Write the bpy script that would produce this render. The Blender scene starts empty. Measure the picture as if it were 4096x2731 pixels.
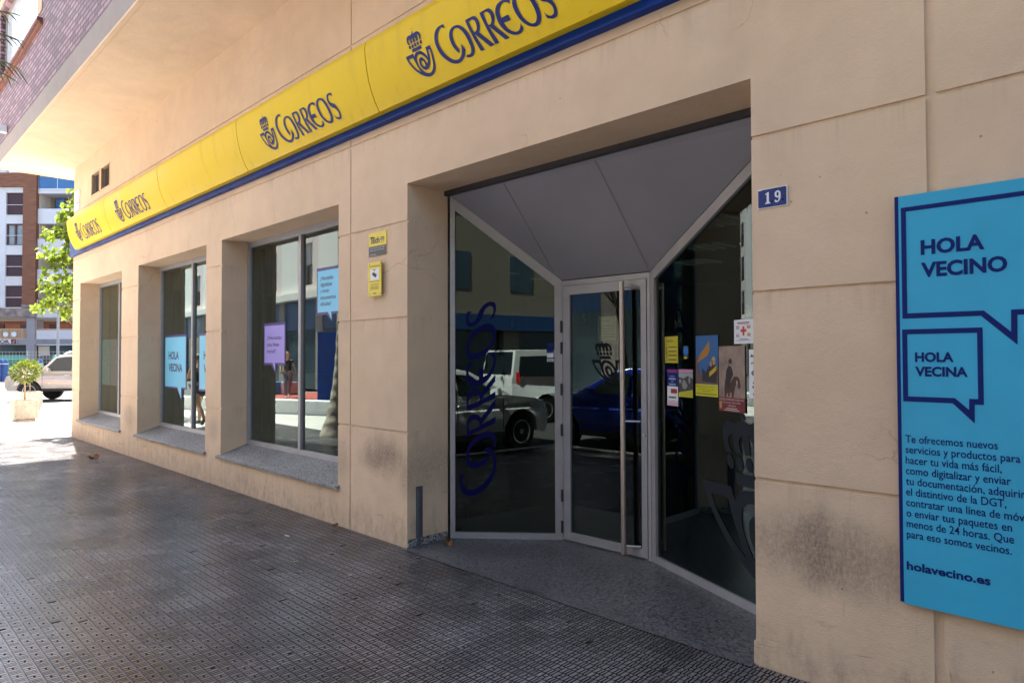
import bpy, bmesh, math, random
from mathutils import Vector, Matrix
S = bpy.context.scene
rad = math.radians
rng = random.Random(7)

# ------------------------------------------------------------------ camera, sky, sun, exposure
CAMY, CAMZ = -3.314, 1.55
cd = bpy.data.cameras.new('camera')
cd.lens = 24; cd.sensor_width = 36; cd.clip_start = 0.05; cd.clip_end = 2000
cam = bpy.data.objects.new('camera', cd); S.collection.objects.link(cam)
yaw, pitch, roll = rad(45.24), rad(1.254), rad(-0.154)
f_ = Vector((-math.sin(yaw)*math.cos(pitch), math.cos(yaw)*math.cos(pitch), math.sin(pitch)))
r_ = Vector((math.cos(yaw), math.sin(yaw), 0)); u_ = r_.cross(f_)
r2 = r_*math.cos(roll)+u_*math.sin(roll); u2 = -r_*math.sin(roll)+u_*math.cos(roll)
M = Matrix((r2, u2, -f_)).transposed().to_4x4(); M.translation = Vector((0, CAMY, CAMZ))
cam.matrix_world = M
S.camera = cam

SUN_EL = rad(50)
sun_dir = Vector((-0.983, 0.184, 0)).normalized()*math.cos(SUN_EL)+Vector((0, 0, math.sin(SUN_EL)))
W = bpy.data.worlds.new('World'); S.world = W; W.use_nodes = True
nt = W.node_tree; bg = nt.nodes['Background']
sky = nt.nodes.new('ShaderNodeTexSky'); sky.sky_type = 'NISHITA'; sky.sun_disc = False
sky.sun_elevation = SUN_EL; sky.sun_rotation = math.atan2(sun_dir.x, sun_dir.y)
sky.air_density = 1.0; sky.dust_density = 1.6
nt.links.new(sky.outputs[0], bg.inputs[0]); bg.inputs[1].default_value = 0.08
sl = bpy.data.lights.new('sun', 'SUN'); sl.energy = 5.0; sl.angle = rad(0.55); sl.color = (1, 0.95, 0.87)
so = bpy.data.objects.new('sun', sl); S.collection.objects.link(so)
so.rotation_euler = (-sun_dir).to_track_quat('-Z', 'Y').to_euler()
S.view_settings.view_transform = 'Standard'; S.view_settings.look = 'None'
S.view_settings.gamma = 1; S.view_settings.exposure = 2.84

# ------------------------------------------------------------------ mesh helper
class MB:
    def __init__(s): s.v = []; s.f = []
    def add(s, vs, fs):
        n = len(s.v); s.v += [tuple(v) for v in vs]; s.f += [tuple(i+n for i in f) for f in fs]; return s
    def quad(s, a, b, c, d): return s.add((a, b, c, d), ((0, 1, 2, 3),))
    def box(s, x0, x1, y0, y1, z0, z1):
        vs = [(x, y, z) for z in (z0, z1) for y in (y0, y1) for x in (x0, x1)]
        return s.add(vs, ((0, 2, 3, 1), (4, 5, 7, 6), (0, 1, 5, 4), (2, 6, 7, 3), (0, 4, 6, 2), (1, 3, 7, 5)))
    def hexa(s, b, t):      # bottom 4, top 4
        return s.add(list(b)+list(t), ((3, 2, 1, 0), (4, 5, 6, 7), (0, 1, 5, 4), (1, 2, 6, 5), (2, 3, 7, 6), (3, 0, 4, 7)))
    def beam(s, a, b, w, h, up=(0, 0, 1)):
        a = Vector(a); b = Vector(b); d = (b-a).normalized(); up = Vector(up)
        sd = d.cross(up)
        if sd.length < 1e-4: sd = d.cross(Vector((1, 0, 0)))
        sd.normalize(); u = sd.cross(d)
        q = lambda p: [p+sd*(i*w/2)+u*(j*h/2) for i, j in ((-1, -1), (1, -1), (1, 1), (-1, 1))]
        return s.hexa(q(a), q(b))
    def tube(s, pts, r, n=8, caps=True):
        pts = [Vector(p) for p in pts]; rs = r if isinstance(r, (list, tuple)) else [r]*len(pts)
        rings = []
        for i, p in enumerate(pts):
            d = (pts[min(i+1, len(pts)-1)]-pts[max(i-1, 0)]).normalized()
            a = d.cross(Vector((0, 0, 1)))
            if a.length < 1e-3: a = Vector((1, 0, 0))
            a.normalize(); b = d.cross(a)
            rings.append([p+(a*math.cos(t*2*math.pi/n)+b*math.sin(t*2*math.pi/n))*rs[i] for t in range(n)])
        vs = [v for r_ in rings for v in r_]; fs = []
        for i in range(len(rings)-1):
            for k in range(n):
                fs.append((i*n+k, i*n+(k+1) % n, (i+1)*n+(k+1) % n, (i+1)*n+k))
        if caps: fs += [tuple(range(n))[::-1], tuple((len(rings)-1)*n+k for k in range(n))]
        return s.add(vs, fs)
    def lathe(s, c, prof, n=20, ax=2):      # prof [(r, h)]
        vs = []; fs = []
        for r, h in prof:
            for k in range(n):
                t = 2*math.pi*k/n; p = [0, 0, 0]; p[(ax+1) % 3] = r*math.cos(t); p[(ax+2) % 3] = r*math.sin(t); p[ax] = h
                vs.append((c[0]+p[0], c[1]+p[1], c[2]+p[2]))
        for i in range(len(prof)-1):
            for k in range(n): fs.append((i*n+k, i*n+(k+1) % n, (i+1)*n+(k+1) % n, (i+1)*n+k))
        fs += [tuple(range(n))[::-1], tuple((len(prof)-1)*n+k for k in range(n))]
        return s.add(vs, fs)
    def build(s, name, m=None, parent=None, smooth=False, loc=None, bevel=0):
        me = bpy.data.meshes.new(name); me.from_pydata(s.v, [], s.f); me.update()
        o = bpy.data.objects.new(name, me); S.collection.objects.link(o)
        if m: me.materials.append(m)
        if parent is not None: o.parent = parent
        if loc: o.location = loc
        if smooth:
            me.shade_smooth(); me.set_sharp_from_angle(angle=0.7)
        if bevel:
            b = o.modifiers.new('bevel', 'BEVEL'); b.width = bevel; b.segments = 2; b.limit_method = 'ANGLE'
        return o

def empty(name, label, cat, loc=(0, 0, 0), rz=0, group=None):
    o = bpy.data.objects.new(name, None); S.collection.objects.link(o); o.location = loc; o.rotation_euler = (0, 0, rz)
    o.empty_display_size = 0.1
    return tag(o, label, cat, group)
def tag(o, label=None, cat=None, group=None, kind=None):
    if label: o['label'] = label
    if cat: o['category'] = cat
    if group: o['group'] = group
    if kind: o['kind'] = kind
    return o
def copy_tree(o, parent=None):
    c = o.copy(); S.collection.objects.link(c)
    if parent is not None: c.parent = parent
    for ch in list(o.children): copy_tree(ch, c)
    return c

# ------------------------------------------------------------------ flat shapes: outlines and text
def _curve_geo(cu):
    o = bpy.data.objects.new('tmp', cu); S.collection.objects.link(o)
    dg = bpy.context.evaluated_depsgraph_get(); me = bpy.data.meshes.new_from_object(o.evaluated_get(dg))
    vs = [(v.co.x, v.co.y) for v in me.vertices]; fs = [tuple(p.vertices) for p in me.polygons]
    bpy.data.objects.remove(o); bpy.data.meshes.remove(me); bpy.data.curves.remove(cu)
    return vs, fs
def fill(polys, seg=None):
    cu = bpy.data.curves.new('c', 'CURVE'); cu.dimensions = '2D'; cu.fill_mode = 'BOTH'
    for pl in polys:
        if seg:
            q = []
            for i, a in enumerate(pl):
                b = pl[(i+1) % len(pl)]; n = max(1, int(math.hypot(b[0]-a[0], b[1]-a[1])/seg))
                q += [(a[0]+(b[0]-a[0])*k/n, a[1]+(b[1]-a[1])*k/n) for k in range(n)]
            pl = q
        sp = cu.splines.new('POLY'); sp.points.add(len(pl)-1); sp.use_cyclic_u = True
        for p, a in zip(sp.points, pl): p.co = (a[0], a[1], 0, 1)
    return _curve_geo(cu)
_H = {}
def text(body, cap, width=None, bold=0.0, align='LEFT', line=1.3, xs=1.0, shear=0, x=0, y=0, rot=0):
    """flat text geometry; cap = capital height; width = total width; first baseline at y (x, y = anchor)"""
    def mk(b):
        cu = bpy.data.curves.new('t', 'FONT'); cu.body = b; cu.size = 1; cu.offset = bold; cu.shear = shear
        cu.align_x = 'LEFT'; cu.space_line = line; cu.resolution_u = 3
        return _curve_geo(cu)
    if bold not in _H:
        v, _ = mk('H'); _H[bold] = max(p[1] for p in v)-min(p[1] for p in v)
    vs, fs = [], []
    for i, ln in enumerate(body.split('\n')):
        if not ln.strip(): continue
        v, f = mk(ln); k = cap/_H[bold]
        w = max(p[0] for p in v); lo = min(p[0] for p in v)
        kx = k*xs
        if width: kx = (width[i] if isinstance(width, (list, tuple)) else width)/(w-lo)
        off = {'LEFT': -lo*kx, 'CENTER': -(w+lo)/2*kx, 'RIGHT': -w*kx}[align]
        n = len(vs); vs += [(p[0]*kx+off, p[1]*k-i*line*cap*1.37) for p in v]; fs += [tuple(a+n for a in q) for q in f]
    if rot:
        c, s = math.cos(rot), math.sin(rot); vs = [(a*c-b*s, a*s+b*c) for a, b in vs]
    return [(a+x, b+y) for a, b in vs], fs
def join(*geos):
    vs, fs = [], []
    for v, f in geos:
        n = len(vs); vs += v; fs += [tuple(a+n for a in q) for q in f]
    return vs, fs
def rect(x0, x1, y0, y1): return [(x0, y0), (x1, y0), (x1, y1), (x0, y1)], [(0, 1, 2, 3)]
def ell(cx, cy, a, b, n=14): return [(cx+a*math.cos(2*math.pi*k/n), cy+b*math.sin(2*math.pi*k/n)) for k in range(n)]
def plane(o, u, v, off=0.0):
    o = Vector(o); u = Vector(u).normalized(); v = Vector(v).normalized(); n = u.cross(v)
    return lambda a, b, d=0.0: o+u*a+v*b+n*(off+d)
def decal(name, geo, mp, m, parent, lift=0.0):
    vs, fs = geo
    b = MB(); b.add([mp(a, c, lift) for a, c in vs], fs)
    return b.build(name, m, parent)
def slab(name, geo2d, mp, m, parent, t):        # thin solid plate from one outline polygon list
    vs, fs = fill(geo2d); b = MB()
    b.add([mp(a, c, 0) for a, c in vs], fs); b.add([mp(a, c, -t) for a, c in vs], [f[::-1] for f in fs])
    for pl in geo2d:
        n = len(pl)
        for i in range(n):
            p, q = pl[i], pl[(i+1) % n]; b.quad(mp(*p, 0), mp(*p, -t), mp(*q, -t), mp(*q, 0))
    return b.build(name, m, parent)

# ------------------------------------------------------------------ materials
class NG:
    def __init__(s, name):
        s.m = bpy.data.materials.new(name); s.m.use_nodes = True; s.t = s.m.node_tree
        s.p = s.t.nodes['Principled BSDF']; s._pos = None
    def n(s, typ, **kw):
        nd = s.t.nodes.new(typ)
        for k, v in kw.items(): setattr(nd, k, v)
        return nd
    def link(s, a, b): s.t.links.new(a, b)
    def set(s, sock, v):
        if hasattr(v, 'is_output') or isinstance(v, bpy.types.NodeSocket): s.t.links.new(v, sock)
        else: sock.default_value = v
    def pos(s):
        if s._pos is None: s._pos = s.n('ShaderNodeNewGeometry').outputs['Position']
        return s._pos
    def obj(s): return s.n('ShaderNodeTexCoord').outputs['Object']
    def xyz(s, v=None):
        nd = s.n('ShaderNodeSeparateXYZ'); s.link(v if v is not None else s.pos(), nd.inputs[0]); return nd.outputs
    def comb(s, x, y, z):
        nd = s.n('ShaderNodeCombineXYZ')
        for i, a in enumerate((x, y, z)): s.set(nd.inputs[i], a)
        return nd.outputs[0]
    def ma(s, op, a, b=0.0, c=0.0, clamp=False):
        nd = s.n('ShaderNodeMath', operation=op, use_clamp=clamp)
        s.set(nd.inputs[0], a); s.set(nd.inputs[1], b); s.set(nd.inputs[2], c); return nd.outputs[0]
    def noise(s, scale, vec=None, detail=4, rough=0.55, out=0, dist=0):
        nd = s.n('ShaderNodeTexNoise'); nd.inputs['Scale'].default_value = scale; nd.inputs['Detail'].default_value = detail
        nd.inputs['Roughness'].default_value = rough; nd.inputs['Distortion'].default_value = dist
        s.link(vec if vec is not None else s.pos(), nd.inputs['Vector']); return nd.outputs[out]
    def scalev(s, v3, vec=None):
        nd = s.n('ShaderNodeVectorMath', operation='MULTIPLY'); s.link(vec if vec is not None else s.pos(), nd.inputs[0]); nd.inputs[1].default_value = v3
        return nd.outputs[0]
    def mr(s, v, a, b, c=0.0, d=1.0, smooth=False):
        nd = s.n('ShaderNodeMapRange', interpolation_type='SMOOTHSTEP' if smooth else 'LINEAR')
        s.set(nd.inputs[0], v)
        for i, k in enumerate((a, b, c, d)): s.set(nd.inputs[i+1], k)
        return nd.outputs[0]
    def mix(s, fac, a, b, mode='MIX'):
        nd = s.n('ShaderNodeMix', data_type='RGBA', blend_type=mode)
        s.set(nd.inputs[0], fac)
        for i, k in ((6, a), (7, b)):
            s.set(nd.inputs[i], (k[0], k[1], k[2], 1) if isinstance(k, tuple) else k)
        return nd.outputs[2]
    def ramp(s, v, stops, mode='CONSTANT'):
        nd = s.n('ShaderNodeValToRGB'); cr = nd.color_ramp; cr.interpolation = mode
        cr.elements.remove(cr.elements[1]); cr.elements[0].position = stops[0][0]; cr.elements[0].color = (*[stops[0][1]]*3, 1)
        for p, c in stops[1:]:
            e = cr.elements.new(p); e.color = (c, c, c, 1)
        s.link(v, nd.inputs[0]); return nd.outputs[0]
    def bump(s, h, dist=0.002, strength=1.0):
        nd = s.n('ShaderNodeBump'); nd.inputs['Distance'].default_value = dist; nd.inputs['Strength'].default_value = strength
        s.link(h, nd.inputs['Height']); s.link(nd.outputs[0], s.p.inputs['Normal'])
    def base(s, c): s.set(s.p.inputs['Base Color'], (*c, 1) if isinstance(c, tuple) else c)
    def rough(s, r): s.set(s.p.inputs['Roughness'], r)

def mat(name, col, rough=0.6, metal=0.0, var=0.12, nscale=8, bump=0, bscale=80, spec=0.5, coat=0):
    g = NG(name)
    if var:
        nz = g.noise(nscale, g.obj(), 5); f = g.mr(nz, 0.3, 0.7, 1-var, 1+var)
        g.base(g.mix(1.0, col, g.comb(f, f, f), 'MULTIPLY'))
        g.rough(g.mr(g.noise(nscale*2.3, g.obj(), 3), 0.3, 0.7, max(0, rough-0.06), min(1, rough+0.06)))
    else:
        g.base(col); g.rough(rough)
    g.p.inputs['Metallic'].default_value = metal; g.p.inputs['Specular IOR Level'].default_value = spec
    g.p.inputs['Coat Weight'].default_value = coat
    g.p.inputs['Coat Roughness'].default_value = 0.05
    if bump: g.bump(g.noise(bscale, g.obj(), 4), bump)
    return g.m

def glass_mat(name, tint, ior=1.5, rough=0.0):
    g = NG(name); t = g.t; t.nodes.remove(g.p)
    tr = g.n('ShaderNodeBsdfTransparent'); tr.inputs[0].default_value = (*tint, 1)
    gl = g.n('ShaderNodeBsdfGlossy'); gl.inputs['Roughness'].default_value = rough; gl.inputs[0].default_value = (0.72, 0.87, 0.84, 1)
    fr = g.n('ShaderNodeFresnel'); fr.inputs[0].default_value = ior
    bf = g.n('ShaderNodeNewGeometry').outputs['Backfacing']     # both surfaces of the pane are counted on its front face
    rr = g.ma('DIVIDE', g.ma('MULTIPLY', fr.outputs[0], 2), g.ma('ADD', fr.outputs[0], 1)); mx = g.n('ShaderNodeMixShader'); g.link(g.ma('MULTIPLY', rr, g.ma('SUBTRACT', 1, bf)), mx.inputs[0]); g.link(tr.outputs[0], mx.inputs[1]); g.link(gl.outputs[0], mx.inputs[2])
    g.link(mx.outputs[0], t.nodes['Material Output'].inputs[0]); return g.m
def emit_mat(name, col, e):
    g = NG(name); g.base((0.8, 0.8, 0.8)); g.p.inputs['Emission Color'].default_value = (*col, 1); g.p.inputs['Emission Strength'].default_value = e
    return g.m

def plaster(name, col, dirt=True):
    g = NG(name); x, y, z = g.xyz()
    big = g.noise(0.7, None, 3); mid = g.noise(4.5, None, 5)
    f = g.mr(g.ma('ADD', g.ma('MULTIPLY', big, 0.6), g.ma('MULTIPLY', mid, 0.4)), 0.33, 0.67, 0.88, 1.09)
    c = g.mix(1.0, col, g.comb(f, f, f), 'MULTIPLY')
    c = g.mix(g.mr(g.noise(1.6, None, 2), 0.45, 0.75, 0, 0.3), c, (col[0]*0.98, col[1]*1.02, col[2]*0.9))
    if dirt:
        # soot rubbed into the render on the piers at hip height, splash marks near the ground
        sp = g.noise(62, g.scalev((1, 1, 0.6)), 5, 0.8)
        def patch(cx, cz, rx, rz, k):
            dx = g.ma('DIVIDE', g.ma('SUBTRACT', x, cx), rx); dz = g.ma('DIVIDE', g.ma('SUBTRACT', z, cz), rz)
            d = g.ma('ADD', g.ma('MULTIPLY', dx, dx), g.ma('MULTIPLY', dz, dz))
            d = g.ma('ADD', d, g.mr(g.noise(6, g.scalev((1, 1, .6)), 5, 0.65), 0.3, 0.7, -0.4, 0.4))
            return g.mr(d, -0.35, 1.75, k, 0, True)
        pm = None
        for a in ((-1.28, 0.63, 0.34, 0.20, 1.0), (-1.02, 0.60, 0.28, 0.18, 0.7), (-4.9, 0.70, 0.34, 0.17, 0.95), (-5.55, 0.62, 0.14, 0.2, 0.5), (-4.58, 0.62, 0.10, 0.22, 0.6), (-8.55, 0.66, 0.22, 0.16, 0.45), (-11.9, 0.62, 0.3, 0.18, 0.6)):
            q = patch(*a); pm = q if pm is None else g.ma('MAXIMUM', pm, q)
        low = g.mr(g.ma('ADD', z, g.mr(g.noise(9, g.scalev((1, 1, 0.35)), 4), 0.3, 0.7, -0.16, 0.16)), 0.0, 0.34, 0.6, 0, True)
        k1 = g.ma('MULTIPLY', pm, g.mr(g.ma('ADD', sp, g.ma('MULTIPLY', pm, 0.12)), 0.40, 0.74, 0, 1))
        k1 = g.ma('ADD', g.ma('MULTIPLY', k1, 0.62), g.ma('MULTIPLY', pm, 0.20))
        k2 = g.ma('MULTIPLY', low, g.mr(g.noise(17, g.scalev((1, 1, .55)), 6, 0.7), 0.36, 0.68, 0.05, 0.7))
        c = g.mix(g.ma('MAXIMUM', k1, k2, clamp=True), c, (0.085, 0.066, 0.06))
        # grime that has run out of the horizontal joints, in ragged lengths
        jr = None
        for jz in (0.93, 1.87, 2.66, 3.455):
            q = g.mr(g.ma('SUBTRACT', jz, z), 0.0, 0.16, 1, 0); q = g.ma('MULTIPLY', q, g.ma('LESS_THAN', z, jz+0.012)); jr = q if jr is None else g.ma('MAXIMUM', jr, q)
        run = g.noise(16, g.scalev((1, 1, 0.06)), 4, 0.65)
        c = g.mix(g.ma('MULTIPLY', jr, g.mr(run, 0.5, 0.75, 0.0, 0.28)), c, (0.17, 0.115, 0.085))
        sc = g.noise(7, g.scalev((0.5, 1, 2.4)), 6, 0.75, 0, 0.6); c = g.mix(g.ma('MULTIPLY', g.mr(sc, 0.6, 0.68, 0, 0.35), g.mr(z, 1.1, 0.35)), c, (0.12, 0.09, 0.08))
        vc = g.n('ShaderNodeTexVoronoi', feature='DISTANCE_TO_EDGE'); vc.inputs['Scale'].default_value = 0.75
        wv = g.n('ShaderNodeVectorMath', operation='ADD'); g.link(g.pos(), wv.inputs[0]); g.link(g.scalev((0.35, 0.35, 0.35), g.noise(2.3, None, 5, 0.6, 1)), wv.inputs[1]); g.link(wv.outputs[0], vc.inputs['Vector'])
        ck = g.ma('MULTIPLY', g.mr(vc.outputs['Distance'], 0.0015, 0.004, 1, 0), g.mr(g.noise(1.1, None, 3), 0.53, 0.6)); c = g.mix(g.ma('MULTIPLY', ck, 0.3), c, (0.24, 0.15, 0.10))
        # rusty dribbles and pin holes
        st = g.noise(30, g.scalev((1, 1, 0.12)), 2); st = g.ma('MULTIPLY', g.mr(st, 0.66, 0.72, 0, 0.5), g.mr(g.noise(3.1, None, 1), 0.52, 0.6))
        c = g.mix(g.ma('MULTIPLY', st, g.mr(z, 0.9, 0.3, 0, 1)), c, (0.28, 0.14, 0.05))
        vo = g.n('ShaderNodeTexVoronoi'); vo.inputs['Scale'].default_value = 9; g.link(g.pos(), vo.inputs['Vector'])
        wn = g.n('ShaderNodeTexWhiteNoise'); g.link(vo.outputs['Position'], wn.inputs['Vector'])
        pin = g.ma('MULTIPLY', g.ma('LESS_THAN', vo.outputs['Distance'], 0.05), g.ma('GREATER_THAN', wn.outputs['Value'], 0.72))
        c = g.mix(g.ma('MULTIPLY', pin, 0.6), c, (0.2, 0.11, 0.07))
        # pale vertical water runs below the sign
        rn = g.noise(5, g.scalev((1, 1, 0.03)), 2); c = g.mix(g.ma('MULTIPLY', g.mr(rn, 0.55, 0.75, 0, 0.09), g.mr(z, 2.6, 3.4)), c, (0.75, 0.66, 0.56))
    g.base(c); g.rough(0.9); g.p.inputs['Specular IOR Level'].default_value = 0.2
    g.bump(g.ma('ADD', g.noise(160, None, 3, 0.6), g.ma('ADD', g.ma('MULTIPLY', g.noise(38, None, 2), 0.8), g.ma('MULTIPLY', g.noise(6, None, 3), 2.2))), 0.003, 0.7)
    return g.m

def paving(name):
    g = NG(name); x, y, z = g.xyz()
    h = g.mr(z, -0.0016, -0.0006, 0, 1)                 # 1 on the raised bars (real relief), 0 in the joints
    # tiles of four strips differ a little, some worn smooth or filled with dirt
    ti = g.comb(g.ma('FLOOR', g.ma('DIVIDE', x, 0.234)), g.ma('FLOOR', g.ma('DIVIDE', y, 0.234)), 0)
    wn = g.n('ShaderNodeTexWhiteNoise'); g.link(ti, wn.inputs['Vector'])
    big = g.noise(0.8, None, 5, 0.6)
    top = g.mix(g.mr(big, 0.34, 0.66), (0.108, 0.099, 0.100), (0.238, 0.224, 0.228))
    tv = g.mr(wn.outputs['Value'], 0, 1, 0.74, 1.2); top = g.mix(1.0, top, g.comb(tv, tv, tv), 'MULTIPLY')
    grit = g.mr(g.noise(420, None, 2), 0.3, 0.7, 0.8, 1.22); top = g.mix(1.0, top, g.comb(grit, grit, grit), 'MULTIPLY')
    fd = g.ma('ABSOLUTE', g.ma('SUBTRACT', g.ma('FRACT', g.ma('DIVIDE', y, 0.0585)), 0.5)); col = g.mix(h, g.mix(g.ma('GREATER_THAN', fd, 0.405), (0.016, 0.013, 0.013), (0.058, 0.055, 0.062)), top)  # gaps between bars coloured dark for their shade, grooves paler for sky sheen
    st = g.mr(g.noise(3.4, None, 6, 0.7), 0.6, 0.72, 0, 0.6); col = g.mix(st, col, (0.06, 0.05, 0.05))
    vg = g.n('ShaderNodeTexVoronoi'); vg.inputs['Scale'].default_value = 2.6; g.link(g.pos(), vg.inputs['Vector'])
    gw = g.n('ShaderNodeTexWhiteNoise'); g.link(vg.outputs['Position'], gw.inputs['Vector'])
    gum = g.ma('MULTIPLY', g.ma('LESS_THAN', g.ma('ADD', vg.outputs['Distance'], g.mr(g.noise(40, None, 2), 0.3, 0.7, -0.02, 0.02)), 0.055), g.ma('GREATER_THAN', gw.outputs['Value'], 0.55)); col = g.mix(g.ma('MULTIPLY', gum, 0.7), col, (0.035, 0.032, 0.034))
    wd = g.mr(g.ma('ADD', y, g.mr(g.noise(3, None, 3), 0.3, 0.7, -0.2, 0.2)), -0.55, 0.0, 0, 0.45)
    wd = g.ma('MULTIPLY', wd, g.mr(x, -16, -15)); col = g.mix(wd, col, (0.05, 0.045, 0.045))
    g.base(col)
    g.rough(g.mr(g.noise(2.6, None, 4), 0.3, 0.7, 0.14, 0.32)); g.p.inputs['Specular IOR Level'].default_value = 1.0
    g.bump(g.noise(260, None, 3), 0.0006, 1.0)
    return g.m

def granite(name, a, b, c, scale=150, rough=0.5):
    g = NG(name); n1 = g.noise(scale, None, 3, 0.7); n2 = g.noise(scale*0.55, None, 2)
    col = g.mix(g.mr(n1, 0.42, 0.58), a, b); col = g.mix(g.mr(n2, 0.55, 0.62), col, c)
    f = g.mr(g.noise(1.7, None, 4), 0.3, 0.7, 0.8, 1.15); col = g.mix(1.0, col, g.comb(f, f, f), 'MULTIPLY')
    g.base(col); g.rough(rough); g.bump(n1, 0.0008); return g.m

def bricks(name):
    g = NG(name); x, y, z = g.xyz(); vec = g.comb(g.ma('ADD', x, y), z, 0)
    b = g.n('ShaderNodeTexBrick'); g.link(vec, b.inputs['Vector']); b.inputs['Scale'].default_value = 1
    b.inputs['Brick Width'].default_value = 0.27; b.inputs['Row Height'].default_value = 0.074; b.inputs['Mortar Size'].default_value = 0.013
    b.inputs['Color1'].default_value = (0.155, 0.072, 0.088, 1); b.inputs['Color2'].default_value = (0.36, 0.205, 0.225, 1); b.inputs['Mortar'].default_value = (0.055, 0.03, 0.035, 1)
    f = g.mr(g.noise(0.9, None, 3), 0.3, 0.7, 0.85, 1.15); g.base(g.mix(1.0, b.outputs[0], g.comb(f, f, f), 'MULTIPLY'))
    g.rough(0.62); g.bump(g.ma('SUBTRACT', 1, b.outputs['Fac']), 0.004); return g.m

M_ = {}
M_['wall'] = plaster('peach_plaster', (0.67, 0.495, 0.345))
M_['soffit'] = plaster('soffit_plaster', (0.68, 0.52, 0.37), False)
M_['concrete'] = plaster('band_concrete', (0.32, 0.285, 0.265), False)
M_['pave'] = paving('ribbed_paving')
M_['brick'] = bricks('glazed_brick')
M_['gran'] = granite('grey_granite', (0.17, 0.165, 0.16), (0.29, 0.28, 0.27), (0.07, 0.07, 0.07), 95, 0.6)
M_['granfl'] = granite('floor_granite', (0.06, 0.058, 0.06), (0.155, 0.15, 0.155), (0.03, 0.03, 0.032), 70, 0.36)
M_['granpl'] = granite('planter_stone', (0.32, 0.30, 0.255), (0.42, 0.395, 0.34), (0.22, 0.195, 0.165), 90, 0.8)
M_['granskirt'] = granite('speckled_granite', (0.08, 0.08, 0.08), (0.40, 0.39, 0.37), (0.03, 0.03, 0.03), 75, 0.4)
M_['alu'] = mat('grey_aluminium', (0.34, 0.33, 0.335), 0.42, 0.25, 0.06)
M_['steel'] = mat('brushed_steel', (0.58, 0.53, 0.49), 0.36, 1.0, 0)
M_['darkmetal'] = mat('dark_metal', (0.05, 0.045, 0.045), 0.5, 0.3)
M_['guard'] = mat('grey_painted_steel', (0.10, 0.11, 0.13), 0.5, 0.4)
M_['canopy'] = mat('grey_ceiling_board', (0.245, 0.24, 0.27), 0.7, 0, 0.08, 1.5)
M_['yellow'] = mat('sign_yellow', (0.74, 0.50, 0.004), 0.55, 0, 0.05, 2, spec=0.18)
g = NG('sign_yellow_faded'); st_ = g.noise(9, g.scalev((1, 1, 0.05)), 3); bl_ = g.noise(1.3, None, 4)
c_ = g.mix(g.mr(bl_, 0.3, 0.7, 0, 0.5), (0.74, 0.50, 0.004), (0.76, 0.55, 0.03)); c_ = g.mix(g.mr(st_, 0.56, 0.72, 0, 0.22), c_, (0.42, 0.30, 0.04))
c_ = g.mix(g.ma('MULTIPLY', g.mr(g.noise(55, None, 2), 0.66, 0.74, 0, 0.5), g.mr(g.noise(4, None, 2), 0.5, 0.62)), c_, (0.16, 0.11, 0.03))
g.base(c_); g.rough(g.mr(bl_, 0.3, 0.7, 0.42, 0.62)); g.p.inputs['Specular IOR Level'].default_value = 0.2; M_['yellow'] = g.m
M_['blue'] = mat('sign_blue', (0.003, 0.030, 0.19), 0.42, 0, 0.15, 3, spec=0.12)
M_['navy'] = mat('print_navy', (0.004, 0.014, 0.13), 0.5, 0, 0, spec=0.2)
M_['cyan'] = mat('poster_cyan', (0.036, 0.38, 0.60), 0.42, 0, 0.08, 2.5)
M_['cyan2'] = mat('window_poster_cyan', (0.17, 0.55, 0.78), 0.5, 0, 0.05, 2)
M_['purple'] = mat('window_poster_purple', (0.36, 0.30, 0.72), 0.5, 0, 0.05, 2)
M_['violet'] = mat('poster_violet_border', (0.05, 0.035, 0.19), 0.5, 0, 0.05)
M_['text'] = mat('print_dark_violet', (0.035, 0.025, 0.11), 0.5, 0, 0)
M_['white'] = mat('paper_white', (0.72, 0.74, 0.76), 0.6, 0, 0.04)
M_['black'] = mat('print_black', (0.012, 0.012, 0.014), 0.5, 0, 0)
M_['yel2'] = mat('notice_yellow', (0.72, 0.55, 0.02), 0.4, 0, 0.04)
M_['red'] = mat('print_red', (0.55, 0.03, 0.02), 0.5, 0, 0)
M_['glass'] = glass_mat('window_glass', (0.62, 0.64, 0.62), 1.55)
M_['doorglass'] = glass_mat('door_glass', (0.30, 0.34, 0.33), 1.5)
M_['blind'] = mat('roller_blind', (0.085, 0.09, 0.082), 0.8, 0, 0.06, 2)
M_['rubber'] = mat('black_rubber', (0.012, 0.012, 0.013), 0.7)
M_['leaf_dry'] = mat('dry_leaf', (0.22, 0.09, 0.03), 0.8, 0, 0.3, 30)

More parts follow.
